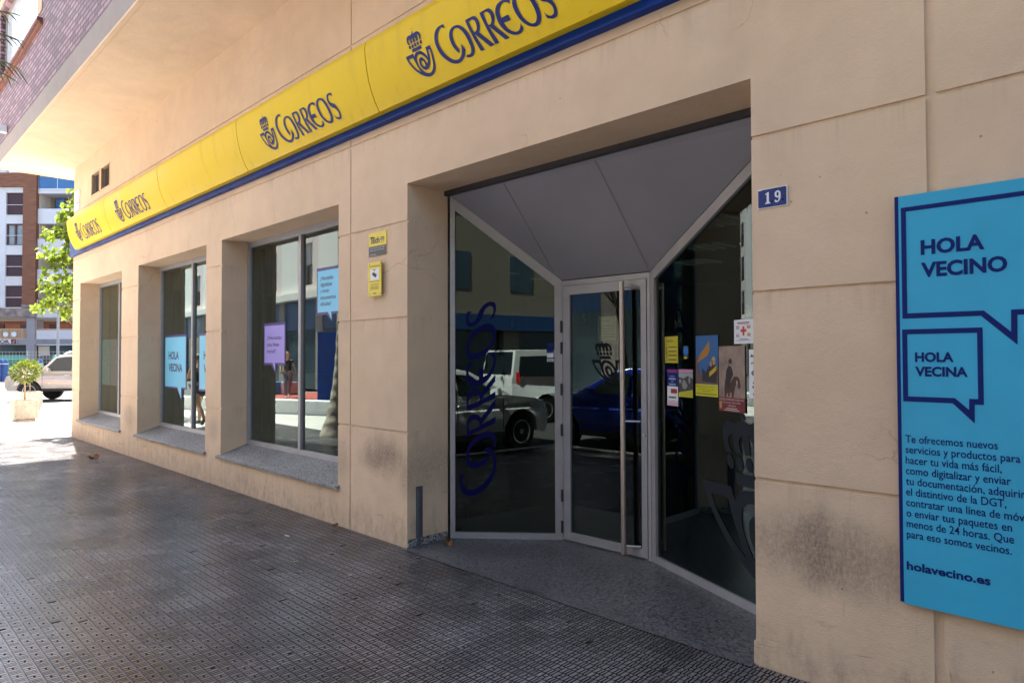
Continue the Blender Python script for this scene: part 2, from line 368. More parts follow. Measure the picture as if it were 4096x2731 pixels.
# ------------------------------------------------------------------ ground
def ground_sheet(name, poly, z, m, thick=0.0):
    b = MB(); vs, fs = fill([poly]); b.add([(x, y, z) for x, y in vs], fs)
    if thick:
        n = len(poly)
        for i in range(n):
            p, q = poly[i], poly[(i+1) % n]; b.quad((*p, z), (*q, z), (*q, z-thick), (*p, z-thick))
    o = b.build(name, m); tag(o, kind='structure'); return o
def bars_on(o, x0=-15.64, x1=1.2, y0=-3.33, y1=0.0):
    """the cast ribs of the paving: strips of bars and dot pairs, half a period out of step from strip to strip"""
    P, Q = 0.0585, 0.117; rg = random.Random(4); vs = [tuple(v.co) for v in o.data.vertices]; fs = [tuple(p.vertices) for p in o.data.polygons]
    cells = [(.01, .15, 0, .41), (.01, .15, .59, 1), (.225, .375, 0, 1), (.447, .527, 0, 1), (.603, .683, 0, 1), (.758, .935, 0, 1)]
    e = 0.0011
    for k in range(int(y0/P), int(y1/P)):
        off = Q*0.5*(k % 2); ya = k*P+0.005; yl = P-0.010
        for n in range(int((x0-off)/Q), int((x1-off)/Q)):
            xa = off+n*Q; zt = rg.uniform(-0.0005, 0.0002)
            for a, b, c, d in cells:
                X0, X1, Y0, Y1 = xa+a*Q, xa+b*Q, ya+c*yl, ya+d*yl; m = len(vs)
                if rg.random() < 0.004: continue
                vs += [(X0-e, Y0-e, -.0062), (X1+e, Y0-e, -.0062), (X1+e, Y1+e, -.0062), (X0-e, Y1+e, -.0062), (X0, Y0, zt), (X1, Y0, zt), (X1, Y1, zt), (X0, Y1, zt)]
                fs += [(m+4, m+5, m+6, m+7), (m, m+1, m+5, m+4), (m+1, m+2, m+6, m+5), (m+2, m+3, m+7, m+6), (m+3, m, m+4, m+7)]
    mt = o.data.materials[0]; me = bpy.data.meshes.new('pavement'); me.from_pydata(vs, [], fs); me.materials.append(mt); me.update(); o.data = me
asph = NG('asphalt'); nz = asph.noise(90, None, 4); asph.base(asph.mix(asph.mr(nz, 0.35, 0.65), (0.035, 0.035, 0.037), (0.075, 0.073, 0.07))); asph.rough(0.85); asph.bump(nz, 0.003)
ground_sheet('road', [(-400, -400), (400, -400), (400, 400), (-400, 400)], -0.13, asph.m)
KY = -3.62
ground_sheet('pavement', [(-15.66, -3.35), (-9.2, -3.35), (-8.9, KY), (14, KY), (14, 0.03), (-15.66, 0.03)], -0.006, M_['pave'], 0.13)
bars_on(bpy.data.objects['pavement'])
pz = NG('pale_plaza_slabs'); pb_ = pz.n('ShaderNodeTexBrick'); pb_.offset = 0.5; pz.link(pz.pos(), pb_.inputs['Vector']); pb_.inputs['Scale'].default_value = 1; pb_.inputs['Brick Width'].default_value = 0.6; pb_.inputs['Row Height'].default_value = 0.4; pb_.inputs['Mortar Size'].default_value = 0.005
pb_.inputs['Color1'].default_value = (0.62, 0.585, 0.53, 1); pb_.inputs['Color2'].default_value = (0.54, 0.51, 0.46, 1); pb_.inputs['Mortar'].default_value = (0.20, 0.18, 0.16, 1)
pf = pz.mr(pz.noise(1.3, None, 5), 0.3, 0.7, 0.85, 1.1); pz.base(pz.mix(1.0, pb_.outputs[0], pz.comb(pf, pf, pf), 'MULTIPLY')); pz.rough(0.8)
ground_sheet('plaza', [(-27.6, -40), (-9.6, -40), (-9.2, -3.352), (-15.662, -3.352), (-15.662, 14), (-27.6, 14)], 0.0, pz.m, 0.13)  # pale slabs carried on past the corner, added for sunlit whiteness and bounce
kerb = MB(); kerb.box(-8.9, 14, KY-0.15, KY-0.002, -0.14, 0.004); kerb.box(-27.8, -27.604, -40, 14, -0.14, 0.004)
tag(kerb.build('kerb', M_['concrete'], bevel=0.012), kind='structure')
ground_sheet('entrance_paving', [(-4.55, -0.055), (-1.605, -0.055), (-1.605, 0.47), (-2.93, 1.1), (-3.81, 1.08), (-4.55, 0.43)], 0.005, M_['granfl'])

# ------------------------------------------------------------------ the post office building
def relief(x0, x1, z0, z1, holes, vgr, hgr, y0=0.0, gd=0.010):
    """wall front at y0 as one relief: holes = (x0,x1,z0,z1,depth), grooves vgr/hgr = (centre, half width)"""
    xs = {x0, x1}; zs = {z0, z1}
    for h in holes: xs |= {h[0], h[1]}; zs |= {h[2], h[3]}
    for c, w in vgr: xs |= {c-w, c+w}
    for c, w in hgr: zs |= {c-w, c+w}
    xs = sorted(a for a in xs if x0 <= a <= x1); zs = sorted(a for a in zs if z0 <= a <= z1)
    def dep(i, k):
        if i < 0 or k < 0 or i >= len(xs)-1 or k >= len(zs)-1: return None, False
        cx, cz = (xs[i]+xs[i+1])/2, (zs[k]+zs[k+1])/2
        for h in holes:
            if h[0] < cx < h[1] and h[2] < cz < h[3]: return h[4], True
        if any(abs(cx-c) < w for c, w in vgr) or any(abs(cz-c) < w for c, w in hgr): return gd, False
        return 0.0, False
    b = MB()
    for i in range(len(xs)-1):
        for k in range(len(zs)-1):
            d, hole = dep(i, k); a0, a1, c0, c1 = xs[i], xs[i+1], zs[k], zs[k+1]
            if not hole: b.quad((a0, y0+d, c0), (a1, y0+d, c0), (a1, y0+d, c1), (a0, y0+d, c1))
            e, eh = dep(i+1, k)
            if e is not None and e != d: b.quad((a1, y0+d, c0), (a1, y0+e, c0), (a1, y0+e, c1), (a1, y0+d, c1))
            e, eh = dep(i, k+1)
            if e is not None and e != d: b.quad((a0, y0+d, c1), (a1, y0+d, c1), (a1, y0+e, c1), (a0, y0+e, c1))
    return b
bld = empty('post_office_building', 'peach plastered post office building with a mauve brick upper storey overhanging the pavement', 'building', (-8, 0, 0))
def part(mb, name, m, parent=bld, **k):
    o = mb.build(name, m, parent, **k)
    if parent is bld: o.matrix_parent_inverse = Matrix.Translation((8, 0, 0))
    return o
def inbld(o): o.parent = bld; o.matrix_parent_inverse = Matrix.Translation((8, 0, 0)); return o
XE = -15.62
WIN = [(-15.06, -12.40), (-11.54, -8.82), (-8.335, -5.63)]
DX0, DX1 = -4.555, -1.60
holes = [(a, b, 0.36, 2.97, 0.37) for a, b in WIN]+[(DX0, DX1, -0.2, 2.97, 0.425)]
vents = [(-14.33, -13.78), (-13.70, -13.14)]
holes += [(a+0.02, b-0.02, 4.52, 4.90, 0.12) for a, b in vents]
wb = relief(XE, 12, -0.2, 5.30, holes, [(-5.42, 0.008), (-0.795, 0.019), (3.9, 0.015), (8.5, 0.015)], [(0.93, 0.010), (1.87, 0.010), (2.66, 0.010), (3.455, 0.011), (4.39, 0.008)])
wb.quad((XE, 14, -0.2), (XE, 0, -0.2), (XE, 0, 5.3), (XE, 14, 5.3))
wb.quad((12, 0, -0.2), (12, 14, -0.2), (12, 14, 5.3), (12, 0, 5.3)); wb.quad((12, 14, -0.2), (XE, 14, -0.2), (XE, 14, 5.3), (12, 14, 5.3))
wb.box(DX1-0.013, DX1-0.0005, 0.0006, 0.35, -0.05, 0.115)       # chipped foot of the right hand pier
wall = part(wb, 'wall', M_['wall'])
# overhanging upper floors
OX, OY, OZ = -16.58, -1.126, 5.27
s = MB(); s.quad((OX+0.06, OY+0.06, OZ), (OX+0.06, 14, OZ), (12, 14, OZ), (12, OY+0.06, OZ)); part(s, 'soffit', M_['soffit'])
s = MB(); s.box(OX, 12, OY, OY+0.058, OZ-0.012, OZ+0.02); s.box(OX, OX+0.058, OY+0.06, 14, OZ-0.012, OZ+0.02); part(s, 'drip_edge', M_['soffit'], bevel=0.006)
s = MB(); s.box(OX, 12, OY, OY+0.2, OZ+0.021, 5.60); s.box(OX, OX+0.2, OY+0.201, 14, OZ+0.021, 5.60); part(s, 'concrete_band', M_['concrete'])
uw = []
for k in range(4):
    z0 = 6.75+2.9*k
    for a, b_ in ((-16.2, -12.72), (-11.0, -8.2), (-5.5, -2.7), (0, 3), (5.5, 8.5)): uw.append((a, b_, z0, z0+1.42, 0.16))
s = relief(OX, 12, 5.601, 17.5, uw, [], [], OY); s.quad((OX, 14, 5.6), (OX, OY, 5.6), (OX, OY, 17.5), (OX, 14, 17.5)); s.quad((12, OY, 17.5), (12, 14, 17.5), (OX, 14, 17.5), (OX, OY, 17.5))
s.quad((12, OY, 5.6), (12, 14, 5.6), (12, 14, 17.5), (12, OY, 17.5)); s.quad((12, 14, 5.6), (OX, 14, 5.6), (OX, 14, 17.5), (12, 14, 17.5))
part(s, 'brick_upper_wall', M_['brick'])
brick_red = mat('brick_sill_red', (0.20, 0.075, 0.05), 0.7, 0, 0.3, 14)
skyglass = mat('pale_window_pane', (0.62, 0.70, 0.74), 0.12, 0, 0.03, spec=0.8)  # sky reflection painted into the pale pane colour
beige = mat('beige_trim', (0.55, 0.43, 0.28), 0.8)
for (a, b_, z0, z1, d) in uw[:5]:
    f = MB(); y = OY+0.08
    f.box(a, a+0.05, y, y+0.06, z0, z1); f.box(b_-0.05, b_, y, y+0.06, z0, z1); f.box(a+0.05, b_-0.05, y, y+0.06, z1-0.06, z1); f.box(a+0.05, b_-0.05, y, y+0.06, z0, z0+0.05)
    o = part(f, 'window', M_['alu'])
    g = MB(); n = 8
    for k in range(n):
        xa = a+0.05+(b_-a-0.1)*k/n; xb = a+0.05+(b_-a-0.1)*(k+1)/n; g.box(xa+0.004, xb-0.004, y+0.02, y+0.035, z0+0.05, z1-0.06)
    c = g.build('pane', skyglass, o)
    t = MB(); t.box(b_+0.002, b_+0.32, OY-0.012, OY+0.05, z0+0.13, z1+0.1); t.box(a-0.3, b_+0.32, OY-0.012, OY+0.05, z1+0.102, z1+0.25); t.build('surround', beige, o)
    q = MB()
    n = int((b_-a+0.7)/0.062)
    for k in range(n): q.box(a-0.34+k*0.062, a-0.34+k*0.062+0.055, OY-0.07, OY+0.03, z0-0.06, z0+0.0)
    q.box(a-0.345, a-0.345+n*0.062, OY-0.052, OY+0.02, z0-0.05, z0-0.008); q.box(a-0.34, a-0.34+n*0.062, OY-0.04, OY+0.02, z0-0.11, z0-0.062)
    q.build('brick_sill', brick_red, o)
for (a, b_, z0, z1, d) in uw[5:]:
    f = MB(); f.box(a, b_, OY+0.1, OY+0.14, z0, z1); part(f, 'window', skyglass)
o = MB(); o.box(-15.42, -15.30, OY-0.16, OY, 5.66, 5.80); o.box(-15.40, -15.32, OY-0.2, OY-0.16, 5.63, 5.68)
part(o, 'flood_light', M_['white'], bevel=0.015)
# windows with sloping granite sills
for i, (a, b_) in enumerate(WIN):
    q = MB(); x0, x1 = a-0.07, b_+0.03
    q.hexa([(a+0.001, 0.0, 0.325), (b_-0.001, 0.0, 0.325), (b_-0.001, 0.34, 0.325), (a+0.001, 0.34, 0.325)], [(a+0.001, 0.0, 0.374), (b_-0.001, 0.0, 0.374), (b_-0.001, 0.34, 0.492), (a+0.001, 0.34, 0.492)])
    q.hexa([(x0, -0.035, 0.333), (x1, -0.035, 0.333), (x1, -0.001, 0.345), (x0, -0.001, 0.345)], [(x0, -0.035, 0.363), (x1, -0.035, 0.363), (x1, -0.001, 0.375), (x0, -0.001, 0.375)])
    part(q, 'window_sill', M_['gran'], bevel=0.003)
    z0, z1 = 0.475, 2.968; m = (a+b_)/2; w = 0.055
    f = MB()
    for xa, xb in ((a+0.002, a+w), (b_-w, b_-0.002), (m-w/2-0.004, m+w/2-0.004)): f.box(xa, xb, 0.315, 0.375, z0, z1)
    for xa, xb in ((a+w, m-w/2-0.004), (m+w/2-0.004, b_-w)):
        f.box(xa, xb, 0.315, 0.375, z0, z0+0.06); f.box(xa, xb, 0.315, 0.375, z1-0.065, z1)
    o = part(f, 'window', M_['alu'], bevel=0.004)
    for xa, xb in ((a+w, m-w/2-0.004), (m+w/2-0.004, b_-w)):
        g = MB(); g.box(xa-0.005, xb+0.005, 0.346, 0.354, z0+0.055, z1-0.06); g.build('pane', M_['glass'], o)
    g = MB(); g.box(a+0.02, b_-0.02, 0.62, 0.63, 0.3, 3.0); g.build('blind', M_['blind'], o)
    g = MB(); g.box(a+0.02, b_-0.02, 0.46, 0.52, 0.45, 0.52); g.box(a+0.06, a+0.10, 0.46, 0.5, 0.52, 2.9); g.box(a+0.10, b_-0.1, 0.46, 0.5, 1.28, 1.36); g.build('inner_frame', M_['darkmetal'], o)
# wall vents
for a, b_ in vents:
    f = MB(); z0, z1 = 4.50, 4.92
    f.box(a, a+0.022, -0.008, 0.02, z0, z1); f.box(b_-0.022, b_, -0.008, 0.02, z0, z1); f.box(a+0.022, b_-0.022, -0.008, 0.02, z0, z0+0.022); f.box(a+0.022, b_-0.022, -0.008, 0.02, z1-0.022, z1)
    o = part(f, 'vent', M_['wall'])
    g = MB()
    for k in range(18):
        z = z0+0.03+k*0.0205; g.hexa([(a+0.022, 0.004, z), (b_-0.022, 0.004, z), (b_-0.022, 0.02, z+0.012), (a+0.022, 0.02, z+0.012)], [(a+0.022, 0.004, z+0.003), (b_-0.022, 0.004, z+0.003), (b_-0.022, 0.02, z+0.015), (a+0.022, 0.02, z+0.015)])
    g.box(a+0.02, b_-0.02, 0.06, 0.07, z0, z1)
    g.build('louvre', M_['darkmetal'], o)
# entrance recess
LF, M1, M2, RF = (-4.53, 0.43), (-3.805, 1.06), (-2.935, 1.075), (-1.60, 0.475)
def scr(A, B, off=0.0): return plane((A[0], A[1], 0), (B[0]-A[0], B[1]-A[1], 0), (0, 0, 1), off)
def dist(A, B): return math.hypot(B[0]-A[0], B[1]-A[1])
c = MB()
c.add([(-4.553, 0.427, 2.93), (DX1, 0.427, 2.93), (RF[0], RF[1], 2.89), (M2[0], M2[1], 2.195), (M1[0], M1[1], 2.195), (LF[0], LF[1]+.002, 2.93)], [(0, 1, 2, 3), (0, 3, 4, 5)])
part(c, 'canopy_ceiling', M_['canopy'])
joint_m = mat('ceiling_joint_grey', (0.19, 0.185, 0.205), 0.8, 0, 0)
for pa_, pb__ in (((-3.868, 0.43, 2.925), (-3.85, 1.0, 2.263)), ((-2.957, 0.43, 2.925), (-2.93, 1.04, 2.217))):
    c = MB(); c.beam(pa_, pb__, 0.0022, 0.003); part(c, 'ceiling_joint', joint_m)
c = MB(); c.box(DX0+0.001, DX1-0.001, 0.385, 0.43, 2.928, 2.969); part(c, 'header_track', M_['darkmetal'])
c = MB(); c.box(DX0+0.0015, DX0+0.016, 0.002, 0.415, 0.004, 0.066); part(c, 'skirting', M_['granskirt'])
c = MB(); c.box(DX0+0.001, DX0+0.012, 0.086, 0.15, 0.0, 0.485); c.box(DX0+0.012, DX0+0.032, 0.086, 0.118, 0.0, 0.48); part(c, 'corner_guard', M_['guard'], bevel=0.004)
LL = dist(LF, M1); LR = dist(M2, RF); LD = dist(M1, M2)
def screen(A, B, hA, hB, wa, wb_, sgn):
    L = dist(A, B); mp = scr(A, B)
    sl_ = (hB-hA)/L; k = 0.075*math.sqrt(1+sl_*sl_)
    outer = [(0, 0.006), (L, 0.006), (L, hB), (0, hA)]; inner = [(wa, 0.056), (L-wb_, 0.056), (L-wb_, hA+sl_*(L-wb_)-k), (wa, hA+sl_*wa-k)]
    o = slab('glass_screen', [outer, inner], mp, M_['alu'], None, 0.05); inbld(o)
    mg = scr(A, B, -0.022); e = [(wa-.005, 0.05), (L-wb_+.005, 0.05), (L-wb_+.005, hA+sl_*(L-wb_)-k+.005), (wa-.005, hA+sl_*wa-k+.005)]
    slab('pane', [e], mg, M_['doorglass'], o, 0.008)
    return o
scrL = screen(LF, M1, 2.935, 2.19, 0.042, 0.066, 1)
scrR = screen(M2, RF, 2.19, 2.885, 0.052, 0.04, 1)
mpD = scr(M1, M2)
fr = slab('door_frame', [[(0.003, 0.006), (LD-0.003, 0.006), (LD-0.003, 2.187), (0.003, 2.187)], [(0.012, 0.004), (LD-0.03, 0.004), (LD-0.03, 2.145), (0.012, 2.145)]], mpD, M_['alu'], None, 0.05); inbld(fr)
leaf = slab('door', [[(0.016, 0.018), (LD-0.034, 0.018), (LD-0.034, 2.141), (0.016, 2.141)], [(0.085, 0.085), (LD-0.083, 0.085), (LD-0.083, 2.065), (0.085, 2.065)]], scr(M1, M2, 0.006), M_['alu'], None, 0.045); inbld(leaf)
slab('pane', [[(0.08, 0.08), (LD-0.078, 0.08), (LD-0.078, 2.07), (0.08, 2.07)]], scr(M1, M2, -0.012), M_['doorglass'], leaf, 0.008)
h = MB(); p0 = mpD(0.668, 0.035, 0.075); p1 = mpD(0.662, 2.125, 0.075); h.tube([p0, p1], 0.021, 16)
for zz in (0.10, 1.05, 2.08): h.tube([mpD(0.67, zz, 0.075), mpD(0.78, zz, 0.008)], 0.008, 8)
h.build('pull_handle', M_['steel'], leaf, smooth=True)
h = MB(); h.tube([mpD(LD-0.055, 0.95, 0.006), mpD(LD-0.055, 0.95, 0.02)], 0.011, 12); h.build('lock', M_['steel'], leaf)
for zz in (0.12, 0.38, 0.93, 1.27, 1.62, 1.80):
    h = MB(); h.tube([mpD(-0.002, zz-0.05, 0.012), mpD(-0.002, zz+0.05, 0.012)], 0.009, 8); h.build('hinge', M_['darkmetal'], leaf)
# interior of the post office
tile = NG('floor_tiles'); bt = tile.n('ShaderNodeTexBrick'); bt.offset = 0
tile.link(tile.pos(), bt.inputs['Vector']); bt.inputs['Scale'].default_value = 1; bt.inputs['Brick Width'].default_value = 0.42; bt.inputs['Row Height'].default_value = 0.42; bt.inputs['Mortar Size'].default_value = 0.004
bt.inputs['Color1'].default_value = (0.10, 0.085, 0.065, 1); bt.inputs['Color2'].default_value = (0.12, 0.10, 0.078, 1); bt.inputs['Mortar'].default_value = (0.04, 0.035, 0.03, 1); tile.base(bt.outputs[0]); tile.rough(0.35)
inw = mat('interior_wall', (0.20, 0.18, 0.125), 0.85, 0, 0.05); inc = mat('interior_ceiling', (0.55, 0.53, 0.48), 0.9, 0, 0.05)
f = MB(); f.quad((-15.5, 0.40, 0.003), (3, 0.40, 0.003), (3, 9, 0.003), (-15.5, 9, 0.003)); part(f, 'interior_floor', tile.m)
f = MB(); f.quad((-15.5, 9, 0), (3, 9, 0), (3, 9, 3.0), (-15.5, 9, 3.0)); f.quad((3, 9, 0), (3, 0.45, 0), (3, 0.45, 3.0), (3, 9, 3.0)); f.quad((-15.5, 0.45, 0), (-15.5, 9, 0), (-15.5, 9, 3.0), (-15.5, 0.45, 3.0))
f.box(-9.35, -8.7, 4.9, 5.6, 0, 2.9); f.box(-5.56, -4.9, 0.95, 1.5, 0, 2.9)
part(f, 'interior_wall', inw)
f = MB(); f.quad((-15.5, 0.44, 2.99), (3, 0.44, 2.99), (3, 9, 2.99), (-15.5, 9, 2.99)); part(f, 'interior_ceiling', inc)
lum = emit_mat('luminaire_light', (0.85, 1.0, 0.88), 0.012); lum.node_tree.nodes['Principled BSDF'].inputs['Base Color'].default_value = (0.05, 0.05, 0.05, 1)
for x, y in ((-6.0, 1.9), (-6.95, 3.35), (-8.5, 4.8), (-8.4, 6.0), (-3.6, 3.35), (-4.5, 4.8), (-5.35, 6.0)):
    f = MB()
    for k in range(4): f.box(x-0.28+k*0.15, x-0.28+k*0.15+0.06, y-0.26, y+0.26, 2.965, 2.985)
    part(f, 'ceiling_luminaire', lum)
desk = mat('counter_wood', (0.16, 0.10, 0.05), 0.5); dk = mat('counter_dark', (0.03, 0.028, 0.026), 0.5)
for i, (x, y, n) in enumerate(((-7.85, 4.6, '6'), (-6.37, 4.6, '5'), (-3.84, 4.6, '3'))):
    t = empty('counter_desk', 'wooden service counter with a dark screen panel under hanging number %s inside the post office' % n, 'counter', (x, y, 0), 0, 'service counters inside the post office')
    f = MB(); f.box(-0.55, 0.55, -0.05, 0.05, 0.0, 1.02); f.box(-0.55, -0.5, 0.05, 0.7, 0.0, 1.02); f.box(0.5, 0.55, 0.05, 0.7, 0, 1.02); f.build('front_panel', desk, t)
    f = MB(); f.box(-0.58, 0.58, -0.12, 0.72, 1.022, 1.06); f.build('counter_top', dk, t)
    f = MB(); f.box(-0.5, 0.5, 0.3, 0.34, 1.062, 1.6); f.build('screen_panel', dk, t)
    t = empty('number_sign', 'small dark hanging counter sign with a yellow number %s' % n, 'sign', (x, y-0.1, 2.0), 0, 'hanging counter number signs')
    f = MB(); f.box(-0.09, 0.09, -0.01, 0.01, 0, 0.2); f.build('board', M_['black'], t)
    f = MB(); f.box(-0.07, -0.064, -0.003, 0.003, 0.201, 0.98); f.box(0.064, 0.07, -0.003, 0.003, 0.201, 0.98); f.build('hanger', M_['black'], t)
    decal('numeral', text(n, 0.13, align='CENTER', bold=0.02), plane((0, -0.012, 0.035), (1, 0, 0), (0, 0, 1)), mat('numeral_yellow', (0.8, 0.5, 0.02), 0.5, 0, 0), t)
# wall plaque at the far corner
t = empty('wall_plaque', 'faded white notice plate with grey and red print by the vents', 'sign', (-15.35, 0, 4.4))
f = MB(); f.box(-0.20, 0.20, -0.012, -0.001, 0, 0.395); f.build('plate', mat('faded_white_plate', (0.58, 0.55, 0.56), 0.5), t)
mp = plane((-0.2, -0.0135, 0), (1, 0, 0), (0, 0, 1))
fbp = mat('faded_blue_print', (0.36, 0.40, 0.55), 0.5, 0, 0)
for q_ in ((0.03, 0.37, 0.33, 0.345), (0.10, 0.34, 0.205, 0.25), (0.03, 0.37, 0.02, 0.03)): decal('printed_band', rect(*q_), mp, fbp, t)
decal('red_label', rect(0.13, 0.36, 0.12, 0.175), mp, mat('faded_red_print', (0.62, 0.30, 0.30), 0.5, 0, 0), t)

# ------------------------------------------------------------------ shop sign
sign = empty('shop_sign', 'long yellow post office sign over a blue board along the facade with crowned horn emblems', 'sign', (-8, 0, 3.5))
def sp(mb, name, m, parent=None, **k):
    o = mb.build(name, m, parent or sign, **k)
    if parent is None: o.matrix_parent_inverse = Matrix.Translation((8, 0, -3.5))
    return o
f = MB(); f.box(-15.69, 2.3, -0.052, -0.001, 3.545, 4.12); o = sp(f, 'backing_board', M_['blue'])
f = MB(); f.box(-15.69, 2.3, -0.066, -0.002, 3.522, 3.5445); sp(f, 'board_lip', M_['blue'], bevel=0.006)
PROF = [(-0.0525, 3.592), (-0.12, 3.588), (-0.160, 3.655), (-0.198, 3.736), (-0.228, 3.83), (-0.248, 3.93), (-0.260, 4.02), (-0.262, 4.085), (-0.254, 4.125), (-0.232, 4.152), (-0.19, 4.166), (-0.0525, 4.17)]
def yface(z):
    for (a, za), (b, zb) in zip(PROF[1:], PROF[2:]):
        if za <= z <= zb: return a+(b-a)*(z-za)/(zb-za)
    return PROF[1][0] if z < PROF[1][1] else -0.2
SEAM = [-14.94, -12.46, -9.88, -7.32, -4.784, -2.22]
EMB=[[527,344,620,343,632,315,636,323,641,331,650,338,663,342,680,342,698,340,713,334,726,326,739,316,751,305,762,293,770,283,773,277,776,272,778,285,779,297,779,308,777,319,775,330,771,342,826,343,831,328,835,311,839,291,841,268,841,244,838,221,833,203,825,188,814,175,800,164,783,157,763,153,739,153,714,159,689,169,663,182,637,201,612,221,593,240,577,259,561,280,547,302,537,323],[559,317,610,317,621,290,631,266,640,249,647,234,655,219,662,205,643,218,625,231,608,247,593,264,580,280,570,295,564,307],[797,317,814,317,817,301,819,284,820,265,819,246,816,229,811,213,802,199,791,188,778,180,763,176,744,176,725,181,709,188,695,198,683,209,673,222,664,237,657,252,652,268,650,282,650,294,654,304,660,312,670,317,683,318,698,315,713,309,726,300,738,290,748,280,755,271,760,263,765,256,767,249,762,243,754,237,751,242,746,248,741,257,736,267,728,276,720,284,712,290,704,294,695,296,685,295,678,291,673,284,671,276,671,266,672,254,676,243,682,232,689,223,696,216,704,210,712,205,722,202,733,201,745,202,756,206,767,213,776,222,785,232,791,244,796,257,798,271,799,285,798,301],[707,270,715,267,722,261,727,254,731,245,731,237,729,230,724,227,717,226,711,229,704,234,698,242,693,251,692,259,693,266,700,270],[613,375,724,374,731,349,620,350],[608,391,608,387,606,383,603,381,600,380,596,381,592,383,589,386,586,390,584,394,584,399,584,403,586,406,589,409,592,410,596,409,600,407,603,404,606,400,608,395],[641,390,641,386,639,383,636,381,633,380,629,380,625,382,622,385,619,389,618,394,617,398,617,402,619,406,622,408,625,409,629,408,633,406,636,403,639,399,641,395],[675,390,674,386,672,383,670,381,666,380,663,380,659,382,656,385,653,389,651,394,650,398,651,402,653,406,655,408,659,409,663,408,666,406,670,403,672,399,674,395],[707,391,707,386,705,383,702,381,699,380,695,381,692,382,688,386,686,389,684,394,683,398,684,403,686,406,688,408,692,409,695,408,699,407,702,403,705,400,707,395],[741,390,741,386,739,383,736,380,733,380,729,380,726,382,722,385,720,389,718,393,717,398,718,402,720,405,722,407,726,408,729,408,733,406,736,403,739,399,741,395],[580,415,574,427,569,439,567,452,567,463,571,471,578,475,587,479,597,481,608,478,618,476,624,479,630,483,636,483,644,483,654,480,663,477,669,479,676,482,686,482,698,480,709,475,720,468,728,458,734,448,737,440,738,432,737,424,736,416,712,414,716,421,718,429,717,436,714,444,709,450,703,456,699,457,696,455,698,445,700,433,700,423,700,414,676,415,678,420,679,426,678,433,674,440,668,447,661,455,662,444,664,433,666,424,668,414,649,414,645,424,642,434,641,443,639,452,633,449,629,445,627,440,627,434,631,425,636,416,615,415,611,425,607,434,606,445,606,455,597,452,590,448,588,441,589,433,595,424,602,415],[649,489,648,486,646,484,644,484,641,484,638,486,635,488,634,491,633,494,634,497,635,499,638,499,641,499,644,497,646,495,648,492],[635,522,642,521,642,501,635,501],[629,511,635,511,635,515,629,515],[642,511,649,511,649,515,642,515]]
